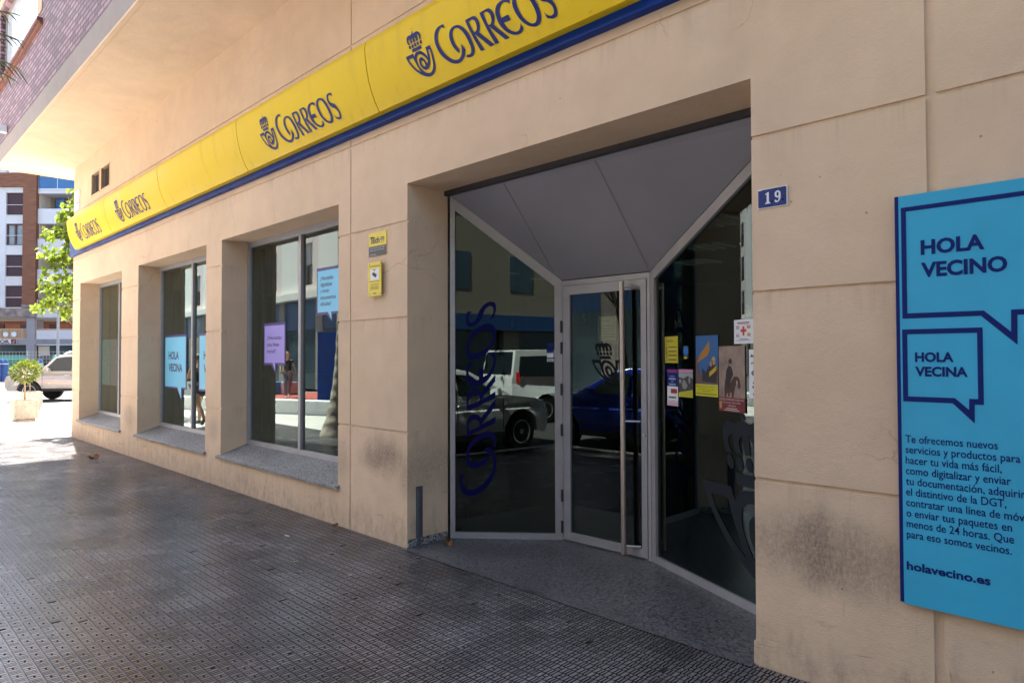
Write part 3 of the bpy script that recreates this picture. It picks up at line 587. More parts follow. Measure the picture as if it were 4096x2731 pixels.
TXT=[[1003,429,1014,397,998,407,983,414,968,414,954,408,941,397,930,382,924,365,922,346,924,326,928,306,936,286,948,267,961,248,976,230,994,212,1013,197,1033,185,1054,178,1072,175,1089,175,1104,180,1117,188,1128,199,1136,211,1142,224,1146,237,1148,247,1149,256,1176,210,1166,196,1156,182,1144,172,1129,164,1113,157,1094,152,1071,152,1046,156,1021,164,997,176,974,192,952,211,932,232,915,256,902,279,894,303,887,329,885,355,887,375,893,391,901,405,913,417,930,425,950,430,975,431],[1119,225,1105,204,1095,215,1085,227,1072,244,1061,263,1052,283,1047,304,1045,324,1048,341,1054,356,1064,368,1078,376,1095,380,1117,381,1139,378,1159,372,1178,362,1196,349,1213,332,1228,314,1241,294,1251,272,1258,249,1262,227,1263,207,1261,192,1257,179,1249,168,1238,160,1225,155,1211,154,1197,155,1184,157,1172,162,1160,167,1174,178,1185,175,1195,173,1206,173,1215,176,1223,183,1228,193,1231,207,1230,223,1225,242,1218,263,1209,284,1198,304,1187,321,1174,334,1163,345,1151,353,1139,359,1127,362,1115,362,1104,360,1095,355,1088,347,1084,335,1082,322,1082,307,1084,291,1089,275,1097,258,1107,241],[1230,379,1270,380,1305,380,1323,376,1335,369,1348,356,1358,342,1363,328,1364,315,1363,300,1358,287,1350,277,1341,269,1452,160,1411,159,1298,273,1350,157,1313,161],[1265,361,1278,362,1290,363,1302,360,1313,355,1321,348,1328,338,1332,327,1333,315,1332,304,1328,294,1324,287,1317,283,1306,281,1294,281],[1378,377,1419,379,1454,379,1472,375,1483,367,1496,356,1505,342,1510,329,1511,315,1509,302,1504,290,1497,279,1489,269,1596,159,1556,160,1445,274,1496,159,1459,160],[1416,362,1428,363,1439,364,1451,360,1461,353,1471,342,1478,329,1480,318,1480,307,1477,297,1473,289,1468,284,1462,281,1452,280,1440,281],[1665,366,1665,334,1657,343,1648,351,1634,358,1620,362,1605,363,1591,361,1579,352,1570,341,1564,329,1562,315,1563,299,1566,283,1631,284,1645,247,1581,251,1590,233,1599,216,1613,202,1628,190,1646,180,1663,174,1678,173,1691,176,1701,182,1708,189,1713,198,1716,208,1729,175,1721,167,1712,160,1699,156,1684,155,1668,156,1649,160,1628,167,1607,179,1586,195,1567,213,1551,234,1538,256,1530,280,1526,303,1525,321,1527,338,1533,354,1543,366,1558,375,1577,380,1601,382,1627,380,1647,374],[1783,377,1804,369,1823,357,1841,341,1857,322,1870,300,1881,277,1890,253,1896,229,1896,209,1893,192,1887,176,1878,164,1865,157,1848,153,1831,153,1811,158,1789,167,1767,180,1747,197,1729,217,1713,240,1701,263,1691,288,1685,311,1685,330,1688,346,1694,361,1704,373,1719,380,1738,383,1760,382],[1772,361,1786,355,1800,346,1814,330,1827,312,1838,293,1847,272,1855,251,1860,231,1861,216,1860,203,1855,192,1848,182,1839,176,1828,174,1816,175,1804,179,1791,187,1777,198,1763,213,1749,232,1739,253,1730,275,1724,296,1721,316,1721,333,1724,346,1731,356,1742,361,1756,363],[1967,371,1969,338,1963,346,1956,353,1947,359,1936,364,1924,364,1913,361,1907,356,1904,349,1902,341,1904,331,1909,320,1917,309,1927,302,1940,295,1956,288,1973,279,1987,268,1999,255,2010,238,2019,221,2024,204,2025,189,2023,175,2018,163,2010,156,2000,153,1986,152,1970,154,1953,161,1934,169,1922,208,1929,197,1937,187,1949,179,1960,173,1972,171,1983,172,1992,176,1998,182,2000,191,1999,202,1996,214,1989,225,1979,235,1967,245,1950,252,1934,260,1920,269,1907,281,1896,295,1887,310,1881,326,1877,340,1877,353,1880,364,1885,372,1893,379,1907,382,1923,382,1939,380,1953,377,1961,374]]
embg = fill([[(q[i]/1000, 3.5+q[i+1]/1000) for i in range(0, len(q), 2)] for q in EMB], 0.02)
txtg = fill([[(q[i]/1000, 3.5+q[i+1]/1000) for i in range(0, len(q), 2)] for q in TXT], 0.025)
for i in range(5):
    a, b_ = SEAM[i]+0.006, SEAM[i+1]-0.006; f = MB(); n = len(PROF)
    f.add([(a, *p) for p in PROF]+[(b_, *p) for p in PROF], [(k, k+1, n+k+1, n+k) for k in range(n-1)]+[tuple(range(n))[::-1], tuple(range(n, 2*n)), (n-1, 0, n, 2*n-1)])
    o = sp(f, 'yellow_panel', M_['yellow']); o.data.shade_smooth(); o.data.set_sharp_from_angle(angle=0.5)
    if i != 2:
        x0 = SEAM[i]; mp = lambda u, v, d=0: Vector((x0+u, yface(v)-0.004, v))
        decal('emblem', embg, mp, M_['navy'], o); decal('lettering', txtg, mp, M_['navy'], o)
f = MB(); f.box(-2.216, -2.19, -0.10, -0.056, 3.60, 3.64); f.box(-2.21, -2.185, -0.075, -0.056, 3.64, 3.665); sp(f, 'bracket', M_['steel'])

# ------------------------------------------------------------------ large blue notice board at the right
t = empty('notice_board', 'large sky blue board reading HOLA VECINO with navy speech bubbles, right of the entrance', 'notice board', (-0.4, 0, 0.485))
def np_(o): o.parent = t; o.matrix_parent_inverse = Matrix.Translation((0.4, 0, -0.485)); return o
f = MB(); f.box(-0.917, 0.17, -0.03, -0.002, 0.485, 2.241); np_(f.build('panel', M_['cyan']))
f = MB(); f.box(-0.932, -0.9172, -0.0302, -0.002, 0.490, 2.2412); np_(f.build('side_edge', M_['navy']))
mp = plane((0, -0.0315, 0), (1, 0, 0), (0, 0, 1))
def nd(name, geo, m=M_['navy']): return np_(decal(name, geo, mp, m, None))
nd('speech_bubble', fill([[(-0.907, 2.190), (0.06, 2.190), (0.06, 1.708), (-0.502, 1.708), (-0.503, 1.590), (-0.622, 1.709), (-0.907, 1.709)], [(-0.888, 2.171), (0.041, 2.171), (0.041, 1.729), (-0.522, 1.729), (-0.523, 1.642), (-0.612, 1.730), (-0.888, 1.731)]]))
nd('speech_bubble', fill([[(-0.909, 1.662), (-0.617, 1.662), (-0.617, 1.350), (-0.648, 1.350), (-0.649, 1.274), (-0.725, 1.352), (-0.909, 1.352)], [(-0.890, 1.641), (-0.636, 1.641), (-0.636, 1.373), (-0.667, 1.373), (-0.668, 1.328), (-0.717, 1.374), (-0.890, 1.374)]]))
nd('headline', join(text('HOLA', 0.063, 0.228, 0.038, x=-0.833, y=1.980), text('VECINO', 0.063, 0.302, 0.038, x=-0.833, y=1.884)))
nd('headline', join(text('HOLA', 0.041, 0.142, 0.038, x=-0.861, y=1.524), text('VECINA', 0.041, 0.191, 0.038, x=-0.861, y=1.463)))
body = ['Te ofrecemos nuevos', 'servicios y productos para', 'hacer tu vida más fácil,', 'como digitalizar y enviar', 'tu documentación, adquirir', 'el distintivo de la DGT,', 'contratar una línea de móvil', 'o enviar tus paquetes en', 'menos de 24 horas. Que', 'para eso somos vecinos.']
g0 = []; bx = 0.402/max(p[0] for p in text('servicios y productos para', 0.0325, None, 0.008)[0])
for i, ln in enumerate(body):
    g0.append(text(ln, 0.0325, None, 0.008, xs=bx, x=-0.903, y=1.176-i*0.0452))
nd('body_text', join(*g0)); nd('web_address', text('holavecino.es', 0.036, 0.30, 0.03, x=-0.905, y=0.634))

# ------------------------------------------------------------------ house number, security plates
t = empty('house_number_plate', 'small enamelled blue house number plate reading 19 beside the entrance', 'number plate', (-1.49, 0, 2.29))
enam = mat('enamel_blue', (0.018, 0.035, 0.16), 0.3, 0, 0.1, 20)
f = MB(); f.box(-0.075, 0.075, -0.006, -0.001, 0, 0.097); f.build('plate', M_['white'], t)
mp = plane((0, -0.0065, 0), (1, 0, 0), (0, 0, 1))
decal('blue_field', fill([[(-0.073, 0.007), (-0.066, 0.003), (0.069, 0.003), (0.071, 0.008), (0.071, 0.089), (0.066, 0.094), (-0.05, 0.093), (-0.058, 0.09), (-0.073, 0.09)]]), mp, enam, t)
one = [(-0.036, 0.02), (-0.010, 0.02), (-0.010, 0.026), (-0.017, 0.028), (-0.017, 0.078), (-0.024, 0.078), (-0.036, 0.07), (-0.036, 0.066), (-0.029, 0.067), (-0.029, 0.028), (-0.036, 0.026)]
nine = [[(0.012, 0.062), (0.013, 0.070), (0.018, 0.076), (0.027, 0.079), (0.036, 0.076), (0.042, 0.068), (0.043, 0.052), (0.041, 0.036), (0.035, 0.025), (0.026, 0.020), (0.018, 0.021), (0.012, 0.026), (0.013, 0.033), (0.019, 0.034), (0.022, 0.029), (0.027, 0.026), (0.031, 0.032), (0.033, 0.045), (0.026, 0.043), (0.018, 0.046), (0.013, 0.053)], ell(0.0275, 0.061, 0.0055, 0.011, 10)]
decal('numeral', fill([one]+nine), mp, M_['white'], t, 0.0006)
rust = mat('rust', (0.10, 0.04, 0.02), 0.8)
for x in (-0.063, 0.062): f = MB(); f.tube([(x, -0.006, 0.05), (x, -0.009, 0.05)], 0.0035, 8); f.build('screw', rust, t)

t = empty('alarm_plate', 'yellow and black alarm company plate above the camera warning notice', 'plate', (-4.98, 0, 2.42))
f = MB(); f.box(-0.134, 0.134, -0.006, -0.001, 0.0, 0.203); f.build('plate', M_['yel2'], t)
mp = plane((0, -0.0065, 0), (1, 0, 0), (0, 0, 1))
decal('black_field', rect(-0.134, 0.134, 0.0, 0.086), mp, mat('plate_black', (0.02, 0.02, 0.028), 0.4, 0, 0), t)
decal('lettering', join(text('T', 0.062, None, 0.05, x=-0.113, y=0.114), text('Ech', 0.052, 0.105, 0.045, x=-0.072, y=0.114), text('co', 0.045, 0.062, 0.035, x=0.043, y=0.129), text('security', 0.011, 0.05, 0.02, x=0.05, y=0.110)), mp, M_['black'], t)
decal('small_print', join(text('CCTV con Grabación permanente y Sistema', 0.009, 0.23, x=-0.118, y=0.066), text('de Alarma conectado a Central Receptora', 0.009, 0.22, x=-0.118, y=0.048), rect(-0.118, -0.02, 0.012, 0.015)), mp, M_['white'], t, 0.0008)
t = empty('camera_warning_notice', 'tall yellow acrylic camera surveillance notice held off the wall on four studs', 'notice', (-4.98, 0, 2.07))
f = MB(); f.box(-0.0985, 0.0985, -0.036, -0.028, 0.0, 0.293); f.build('plate', M_['yel2'], t)
for x in (-0.08, 0.08):
    for z in (0.022, 0.272): f = MB(); f.tube([(x, -0.001, z), (x, -0.041, z)], 0.0075, 10); f.build('stud', M_['steel'], t)
mp = plane((0, -0.0365, 0), (1, 0, 0), (0, 0, 1))
decal('picture_field', rect(-0.062, 0.068, 0.138, 0.233), mp, M_['white'], t)
camg = join(rect(-0.028, 0.028, 0.224, 0.229), rect(-0.003, 0.003, 0.20, 0.224), fill([[(-0.034, 0.185), (-0.026, 0.207), (0.028, 0.19), (0.024, 0.165), (0.014, 0.158)]]), fill([[(0.026, 0.16), (0.038, 0.183), (0.033, 0.188), (0.019, 0.163)]]))
decal('camera_pictogram', camg, mp, M_['black'], t, 0.0008)
decal('lettering', join(text('ZONA VIDEOVIGILADA', 0.013, 0.168, 0.004, x=-0.078, y=0.25), rect(-0.08, 0.082, 0.124, 0.128), rect(-0.055, 0.06, 0.098, 0.103), *[rect(-0.06, 0.065, 0.057+k*0.008, 0.06+k*0.008) for k in range(4)], rect(-0.02, 0.03, 0.018, 0.026)), mp, mat('brown_print', (0.11, 0.08, 0.01), 0.5, 0, 0), t, 0.0004)

# ------------------------------------------------------------------ speech bubble posters on the windows
def bubble(label, x0, x1, z0, z1, tail, inner, tx, group='speech bubble posters stuck to the windows', yy=0.343):
    t = empty('window_poster', label, 'poster', ((x0+x1)/2, yy, z0), 0, group)
    mp = plane((-(x0+x1)/2, 0, -z0), (1, 0, 0), (0, 0, 1)); b = 0.032
    ta, tb, tcx, tcz = tail
    slab('border', [[(x0, z0), (ta-0.025, z0), (tcx+0.006, tcz-0.025), (tb+0.022, z0), (x1, z0), (x1, z1), (x0, z1)]], mp, M_['violet'], t, 0.002)
    decal('sheet', fill([[(x0+0.02, z0+0.026), (ta, z0+0.026), (tcx, tcz), (tb, z0+0.026), (x1-0.022, z0+0.026), (x1-0.022, z1-b), (x0+0.02, z1-b)]]), mp, inner, t, 0.001)
    decal('lettering', tx, mp, M_['text'], t, 0.0018)
bubble('sky blue HOLA VECINA speech bubble poster, whole, left pane of the middle window', -11.38, -10.465, 1.078, 1.888, (-10.82, -10.665, -10.66, 0.93), M_['cyan2'],
       join(text('HOLA', 0.122, 0.437, 0.035, x=-11.21, y=1.523), text('VECINA', 0.122, 0.585, 0.035, x=-11.207, y=1.339)))
bubble('sky blue HOLA VECINO speech bubble poster cut off by the pier beside the middle window', -9.975, -9.06, 1.078, 1.884, (-9.42, -9.265, -9.26, 0.93), M_['cyan2'],
       join(text('HOLA', 0.122, 0.437, 0.035, x=-9.80, y=1.523), text('VECINO', 0.122, 0.585, 0.035, x=-9.80, y=1.339)))
bubble('lilac speech bubble poster asking about a mobile line in the window nearest the door', -7.920, -7.368, 1.456, 1.953, (-7.689, -7.628, -7.620, 1.385), M_['purple'],
       join(text('¿Necesitas', 0.045, 0.368, 0.013, x=-7.828, y=1.757), text('una línea', 0.045, 0.305, 0.013, x=-7.828, y=1.677), text('móvil?', 0.045, 0.22, 0.013, x=-7.828, y=1.598)))
bubble('pale blue speech bubble poster about digitalising documents, upper right pane by the pier', -6.655, -6.10, 1.996, 2.493, (-6.424, -6.356, -6.346, 1.94), M_['cyan2'],
       join(text('¿Necesitas', 0.042, 0.26, 0.013, x=-6.575, y=2.362), text('digitalizar', 0.042, 0.245, 0.013, x=-6.575, y=2.294), text('y enviar', 0.042, 0.185, 0.013, x=-6.575, y=2.228), text('documentos', 0.042, 0.315, 0.013, x=-6.575, y=2.157), text('oficiales?', 0.042, 0.22, 0.013, x=-6.575, y=2.09)))
fadeb = mat('poster_back_blue', (0.30, 0.66, 0.72), 0.6, 0, 0.08, 3); fadep = mat('poster_back_mauve', (0.58, 0.46, 0.66), 0.6, 0, 0.08, 3)
def backposter(label, x0, x1, m, lines):
    t = empty('window_poster', label, 'poster', ((x0+x1)/2, 0.362, 1.03), 0, 'posters hung inside the far window')
    mp = plane((-(x0+x1)/2, 0, -1.03), (1, 0, 0), (0, 0, 1))
    slab('sheet', [[(x0, 1.03), (x1, 1.03), (x1, 1.89), (x0, 1.89)]], mp, m, t, 0.002)
    decal('faint_outline', fill(lines), mp, mat('faint_print', tuple(0.55*c for c in m.diffuse_color[:3]) if 0 else (0.12, 0.2, 0.28), 0.6, 0, 0), t, 0.001)
backposter('faded blue poster showing through the far window, left of a mauve one', -14.97, -14.43, fadeb, [[(-14.86, 1.44), (-14.62, 1.44), (-14.62, 1.36), (-14.70, 1.44)], [(-14.80, 1.50), (-14.60, 1.50), (-14.60, 1.70), (-14.80, 1.70)], [(-14.79, 1.51), (-14.61, 1.51), (-14.61, 1.69), (-14.79, 1.69)]])
backposter('faded mauve poster showing through the far window, right of a blue one', -14.41, -13.86, fadep, [[(-14.33, 1.40), (-14.0, 1.40), (-14.0, 1.72), (-14.33, 1.72)], [(-14.32, 1.41), (-14.01, 1.41), (-14.01, 1.71), (-14.32, 1.71)]])

# ------------------------------------------------------------------ film lettering and posters on the entrance glass
film = mat('blue_window_film', (0.001, 0.002, 0.055), 0.6, 0, 0, spec=0.1)
frost = mat('grey_window_film', (0.017, 0.023, 0.027), 0.7, 0, 0, spec=0.15)
mpL = scr(LF, M1, -0.018)
# vertical word read upwards along the left screen: text u axis -> up
tv = [(((v_-3.80))*1.0, u_) for u_, v_ in txtg[0]]
tmin = min(p[1] for p in tv); tmax = max(p[1] for p in tv)
lo = min(p[0] for p in tv); hi = max(p[0] for p in tv)
def vert(p): return (0.395-(p[0]-lo)/(hi-lo)*0.315, 0.36+(p[1]-tmin)/(tmax-tmin)*1.66)
vl = decal('film_lettering', ([vert(p) for p in tv], txtg[1]), mpL, film, scrL)
eu = [p[0] for p in embg[0]]; ev = [p[1] for p in embg[0]]
def emb_at(cx, z0, w, hgt):
    return ([(cx+((p[0]-min(eu))/(max(eu)-min(eu))-0.5)*w, z0+(p[1]-min(ev))/(max(ev)-min(ev))*hgt) for p in embg[0]], embg[1])
mpR = scr(M2, RF, -0.018)
eR = emb_at(1.11, 0.155, 1.03, 1.11); decal('film_emblem', ([(a if b_ < 0.745 else 1.13+(a-1.11)*0.8, b_) for a, b_ in eR[0]], eR[1]), mpR, frost, scrR)
mpDd = scr(M1, M2, -0.0095)
decal('film_emblem', emb_at(0.45, 1.335, 0.30, 0.36), mpDd, mat('pale_window_film', (0.008, 0.009, 0.010), 0.7, 0, 0, spec=0.15), leaf)
decal('card_sticker', join(rect(0.83, 0.884, 1.505, 1.53), rect(0.83, 0.884, 1.54, 1.575)), mpL, M_['white'], scrL)
decal('card_sticker', join(rect(0.83, 0.884, 1.585, 1.62), rect(0.83, 0.884, 1.63, 1.665)), mpL, M_['navy'], scrL)
decal('card_sticker', text('VISA', 0.018, 0.045, 0.01, x=0.834, y=1.508), mpL, M_['navy'], scrL, 0.001)
def sheet(label, A, B, s0, s1, z0, z1, m, prints, off=-0.016, name='notice_poster', grp='posters stuck to the entrance glass'):
    """paper sheet behind / on the entrance glass; prints = [(part name, geo, material)] in sheet metres from lower left"""
    mp0 = scr(A, B, off); o = mp0((s0+s1)/2, z0)
    t = empty(name, label, 'poster', o, 0, grp); mp1 = lambda a, b_, d=0: mp0(a+s0, b_+z0, d)-o
    slab('sheet', [[(0, 0), (s1-s0, 0), (s1-s0, z1-z0), (0, z1-z0)]], mp1, m, t, 0.001)
    for i, (n, g, mm) in enumerate(prints): decal(n, g, mp1, mm, t, 0.0006+0.0004*i)
    return t
Mm = lambda n, c: mat(n, c, 0.6, 0, 0)
olive = mat('poster_yellow', (0.50, 0.42, 0.02), 0.6, 0, 0.06); dim = Mm('dim_print', (0.10, 0.09, 0.03))
tvh = [((p[0]-lo)/(hi-lo), (p[1]-tmin)/(tmax-tmin)) for p in tv]
def vword(x0, x1, z0, z1): return ([(x1-(a)*(x1-x0), z0+b_*(z1-z0)) for a, b_ in tvh], txtg[1])
sheet('yellow opening hours poster with a vertical wordmark on the door glass', M1, M2, 0.348, 0.544, 1.672, 1.873, M_['navy'],
      [('yellow_field', rect(0.014, 0.196, 0, 0.201), olive), ('wordmark', vword(0.02, 0.05, 0.008, 0.19), M_['black']), ('lettering', join(text('Horario', 0.014, 0.07, 0.003, x=0.065, y=0.155), *[rect(0.065, 0.18, 0.03+k*0.022, 0.035+k*0.022) for k in range(5)]), dim)])
sheet('yellow hours poster with a vertical wordmark low on the right screen nearest the door', M2, RF, 0.170, 0.335, 1.50, 1.691, olive,
      [('wordmark', vword(0.006, 0.032, 0.01, 0.18), M_['black']), ('lettering', join(text('Buzón', 0.016, 0.06, 0.003, x=0.045, y=0.152), *[rect(0.045, 0.15, 0.02+k*0.03, 0.028+k*0.03) for k in range(4)]), dim)])
sheet('round blue badge sticker right of the yellow hours poster on the right screen', M2, RF, 0.40, 0.462, 1.53, 1.62, M_['black'],
      [('badge', fill([ell(0.031, 0.055, 0.03, 0.034)]), Mm('badge_blue', (0.01, 0.16, 0.50))), ('foot_label', rect(0.012, 0.045, 0.0, 0.016), olive)])
sheet('narrow navy and white event sheet with pink strip below the yellow hours poster', M2, RF, 0.197, 0.332, 1.192, 1.453, M_['white'],
      [('navy_field', rect(0, 0.135, 0.14, 0.261), M_['navy']), ('magenta_strip', rect(0, 0.135, 0.238, 0.261), Mm('magenta', (0.22, 0.02, 0.16))), ('red_box', rect(0.048, 0.125, 0.09, 0.122), Mm('dull_red', (0.35, 0.02, 0.02))), ('pink_strip', rect(0, 0.135, 0.0, 0.028), Mm('pink', (0.60, 0.38, 0.46))), ('logo_row', join(*[rect(0.025+k*0.018, 0.038+k*0.018, 0.055, 0.067) for k in range(5)], rect(0, 0.135, 0.0365, 0.0385)), M_['black']), ('lettering', join(rect(0.035, 0.10, 0.21, 0.215), rect(0.025, 0.112, 0.187, 0.2), rect(0.05, 0.085, 0.17, 0.176), rect(0.025, 0.112, 0.148, 0.16)), Mm('pale_blue_print', (0.25, 0.32, 0.5)))])
sheet('crowd photo poster with a slanted lime foot and pink head on the right screen', M2, RF, 0.342, 0.511, 1.262, 1.456, Mm('dark_photo', (0.045, 0.042, 0.045)),
      [('sky_area', fill([[(0, 0.17), (0.169, 0.17), (0.169, 0.13), (0.11, 0.15), (0.06, 0.13), (0.0, 0.14)]]), Mm('grey_sky', (0.30, 0.33, 0.34))), ('pink_head', rect(0, 0.169, 0.172, 0.194), Mm('pink2', (0.50, 0.22, 0.35))), ('figures', fill([[(0.04, 0.09), (0.06, 0.125), (0.085, 0.11), (0.11, 0.08), (0.085, 0.055), (0.05, 0.06)], ell(0.02, 0.11, 0.018, 0.015), ell(0.13, 0.12, 0.012, 0.024)]), Mm('grey_figures', (0.25, 0.23, 0.22))), ('lime_foot', fill([[(0, 0), (0.169, 0), (0.169, 0.055), (0, 0.03)]]), Mm('lime', (0.45, 0.42, 0.02)))])
sheet('exhibition poster with blue sky, striped flag and lime caption block', M2, RF, 0.546, 0.786, 1.281, 1.686, Mm('poster_sky', (0.02, 0.11, 0.30)),
      [('brown_crowd', fill([[(0, 0.085), (0.24, 0.085), (0.24, 0.2), (0.15, 0.17), (0.12, 0.12), (0.04, 0.15), (0.02, 0.25), (0, 0.28)]]), Mm('brown_crowd', (0.13, 0.07, 0.045))), ('dark_figure', fill([[(0.07, 0.1), (0.22, 0.09), (0.235, 0.17), (0.21, 0.22), (0.15, 0.215), (0.11, 0.16), (0.07, 0.19)]]), Mm('dark_coat', (0.02, 0.016, 0.018))), ('flag', fill([[(0.01, 0.22), (0.06, 0.29), (0.10, 0.32), (0.15, 0.37), (0.155, 0.31), (0.13, 0.27), (0.06, 0.24)]]), Mm('flag_orange', (0.40, 0.17, 0.02))), ('face', join(fill([ell(0.165, 0.215, 0.012, 0.018)]), fill([ell(0.198, 0.225, 0.014, 0.018)])), Mm('skin_print', (0.40, 0.22, 0.13))), ('yellow_hat', fill([[(0.17, 0.237), (0.215, 0.24), (0.21, 0.262), (0.185, 0.262)]]), Mm('hat_yellow', (0.42, 0.28, 0.02))), ('tricolour_band', fill([[(0.15, 0.13), (0.225, 0.175), (0.225, 0.205), (0.15, 0.16)]]), Mm('band_yellow', (0.48, 0.33, 0.02))), ('caption_block', rect(0, 0.24, 0.0, 0.08), Mm('lime2', (0.55, 0.52, 0.01))), ('lettering', join(text('EXPOSICIÓN ANIVERSARIO GUARDIA CIVIL', 0.008, 0.225, 0.003, x=0.007, y=0.06), text('175 años contigo. 125 años en Melilla', 0.008, 0.165, 0.003, x=0.037, y=0.044), text('CASINO MILITAR', 0.008, 0.09, 0.003, x=0.075, y=0.029), rect(0.01, 0.23, 0.012, 0.018)), Mm('brown_print2', (0.12, 0.07, 0.01)))])
rider = [[(0.10, 0.292), (0.125, 0.300), (0.132, 0.318), (0.127, 0.335), (0.108, 0.336), (0.098, 0.325)], [(0.098, 0.293), (0.12, 0.29), (0.138, 0.26), (0.142, 0.235), (0.12, 0.2), (0.10, 0.15), (0.085, 0.15), (0.07, 0.22), (0.076, 0.262)]]
horse = [[(0.065, 0.215), (0.09, 0.16), (0.13, 0.2), (0.15, 0.225), (0.19, 0.222), (0.205, 0.2), (0.212, 0.165), (0.203, 0.148), (0.19, 0.15), (0.178, 0.175), (0.163, 0.165), (0.15, 0.125), (0.142, 0.08), (0.128, 0.08), (0.126, 0.12), (0.11, 0.125), (0.105, 0.095), (0.092, 0.095), (0.09, 0.12), (0.075, 0.11), (0.073, 0.085), (0.058, 0.085), (0.055, 0.15)]]
sheet('brown painted poster of a caped rider on a bay horse with a crimson caption block', M2, RF, 0.793, 1.046, 1.196, 1.612, mat('sepia_ground', (0.26, 0.19, 0.15), 0.6, 0, 0.35, 9),
      [('horse', fill(horse), Mm('bay', (0.055, 0.02, 0.014))), ('rider', join(*[fill([q]) for q in rider]), Mm('cape', (0.018, 0.016, 0.018))), ('face', fill([ell(0.112, 0.297, 0.008, 0.010)]), Mm('skin_print2', (0.30, 0.17, 0.12))), ('blaze', fill([[(0.172, 0.18), (0.182, 0.165), (0.186, 0.19), (0.176, 0.205)]]), Mm('pale_blaze', (0.4, 0.33, 0.28))), ('caption_block', rect(0, 0.253, 0.0, 0.09), Mm('crimson', (0.16, 0.015, 0.02))), ('lettering', join(text('EXPOSICIÓN ANIVERSARIO GUARDIA CIVIL', 0.011, 0.235, 0.006, x=0.008, y=0.072), text('175 años contigo. 125 años en Melilla', 0.009, 0.17, 0.004, x=0.04, y=0.054), text('CASINO MILITAR', 0.010, 0.075, 0.004, x=0.09, y=0.033), rect(0.075, 0.18, 0.019, 0.024), rect(0.055, 0.2, 0.008, 0.013)), Mm('cream_print', (0.55, 0.45, 0.42))), ('coat_of_arms', fill([[(0.01, 0.018), (0.03, 0.018), (0.035, 0.06), (0.02, 0.066), (0.006, 0.058)]]), Mm('gold', (0.38, 0.24, 0.06)))])
sheet('small white blood donation notice with a red cross above the horse poster', M2, RF, 0.947, 1.125, 1.625, 1.774, M_['white'],
      [('red_cross', fill([[(0.08, 0.05), (0.098, 0.05), (0.098, 0.072), (0.115, 0.072), (0.115, 0.09), (0.098, 0.09), (0.098, 0.108), (0.08, 0.108), (0.08, 0.09), (0.062, 0.09), (0.062, 0.072), (0.08, 0.072)]]), M_['red']), ('lettering', join(rect(0.03, 0.145, 0.128, 0.133), rect(0.055, 0.13, 0.025, 0.029), rect(0.02, 0.155, 0.019, 0.021)), M_['black']), ('red_line', rect(0.04, 0.14, 0.12, 0.124), M_['red']), ('corner_picture', join(rect(0.02, 0.05, 0.09, 0.112), rect(0.02, 0.05, 0.04, 0.06)), Mm('dull_pic', (0.45, 0.35, 0.4))), ('corner_picture', join(rect(0.122, 0.155, 0.092, 0.112), rect(0.125, 0.155, 0.045, 0.065)), Mm('warm_pic', (0.55, 0.3, 0.12)))])
sheet('white poster with brush lettering and a dog drawing half hidden by the right pier', M2, RF, 1.083, 1.34, 1.294, 1.588, M_['white'],
      [('lettering', join(text('Migu', 0.020, 0.09, 0.006, shear=0.3, x=0.012, y=0.245), text('en C', 0.020, 0.07, 0.006, shear=0.3, x=0.02, y=0.205)), M_['black']), ('dog_drawing', fill([[(0.018, 0.15), (0.03, 0.165), (0.06, 0.175), (0.09, 0.16), (0.085, 0.13), (0.06, 0.138), (0.035, 0.135)]]), Mm('ink_blue', (0.12, 0.16, 0.24))), ('small_print', join(rect(0.035, 0.1, 0.085, 0.097), rect(0.03, 0.11, 0.06, 0.074), rect(0.045, 0.1, 0.04, 0.05), rect(0.035, 0.1, 0.018, 0.03)), Mm('ink', (0.04, 0.05, 0.09)))])

# ------------------------------------------------------------------ foliage
def leafmat(name, c1, c2, trans=0.35):
    g = NG(name); gi = g.n('ShaderNodeNewGeometry'); wn = gi.outputs['Random Per Island']
    col = g.mix(wn, c1, c2); g.base(col); g.rough(0.45)
    tl = g.n('ShaderNodeBsdfTranslucent'); g.link(g.mix(0.5, col, (0.30, 0.42, 0.03)), tl.inputs[0])
    mx = g.n('ShaderNodeMixShader'); mx.inputs[0].default_value = trans
    g.link(g.p.outputs[0], mx.inputs[1]); g.link(tl.outputs[0], mx.inputs[2]); g.link(mx.outputs[0], g.t.nodes['Material Output'].inputs[0]); return g.m
lm_tree = leafmat('plane_tree_leaf', (0.022, 0.055, 0.008), (0.17, 0.23, 0.02), 0.4)
lm_bush = leafmat('bush_leaf', (0.018, 0.042, 0.008), (0.14, 0.145, 0.016), 0.22)
lm_dark = leafmat('street_tree_leaf', (0.02, 0.05, 0.008), (0.06, 0.10, 0.015), 0.3)
lm_palm = leafmat('palm_leaf', (0.03, 0.05, 0.012), (0.06, 0.085, 0.02), 0.15)
bark = mat('bark', (0.14, 0.10, 0.07), 0.9, 0, 0.3, 12, 0.006, 30)
palebark = mat('pale_stem', (0.34, 0.25, 0.17), 0.9, 0, 0.25, 20)
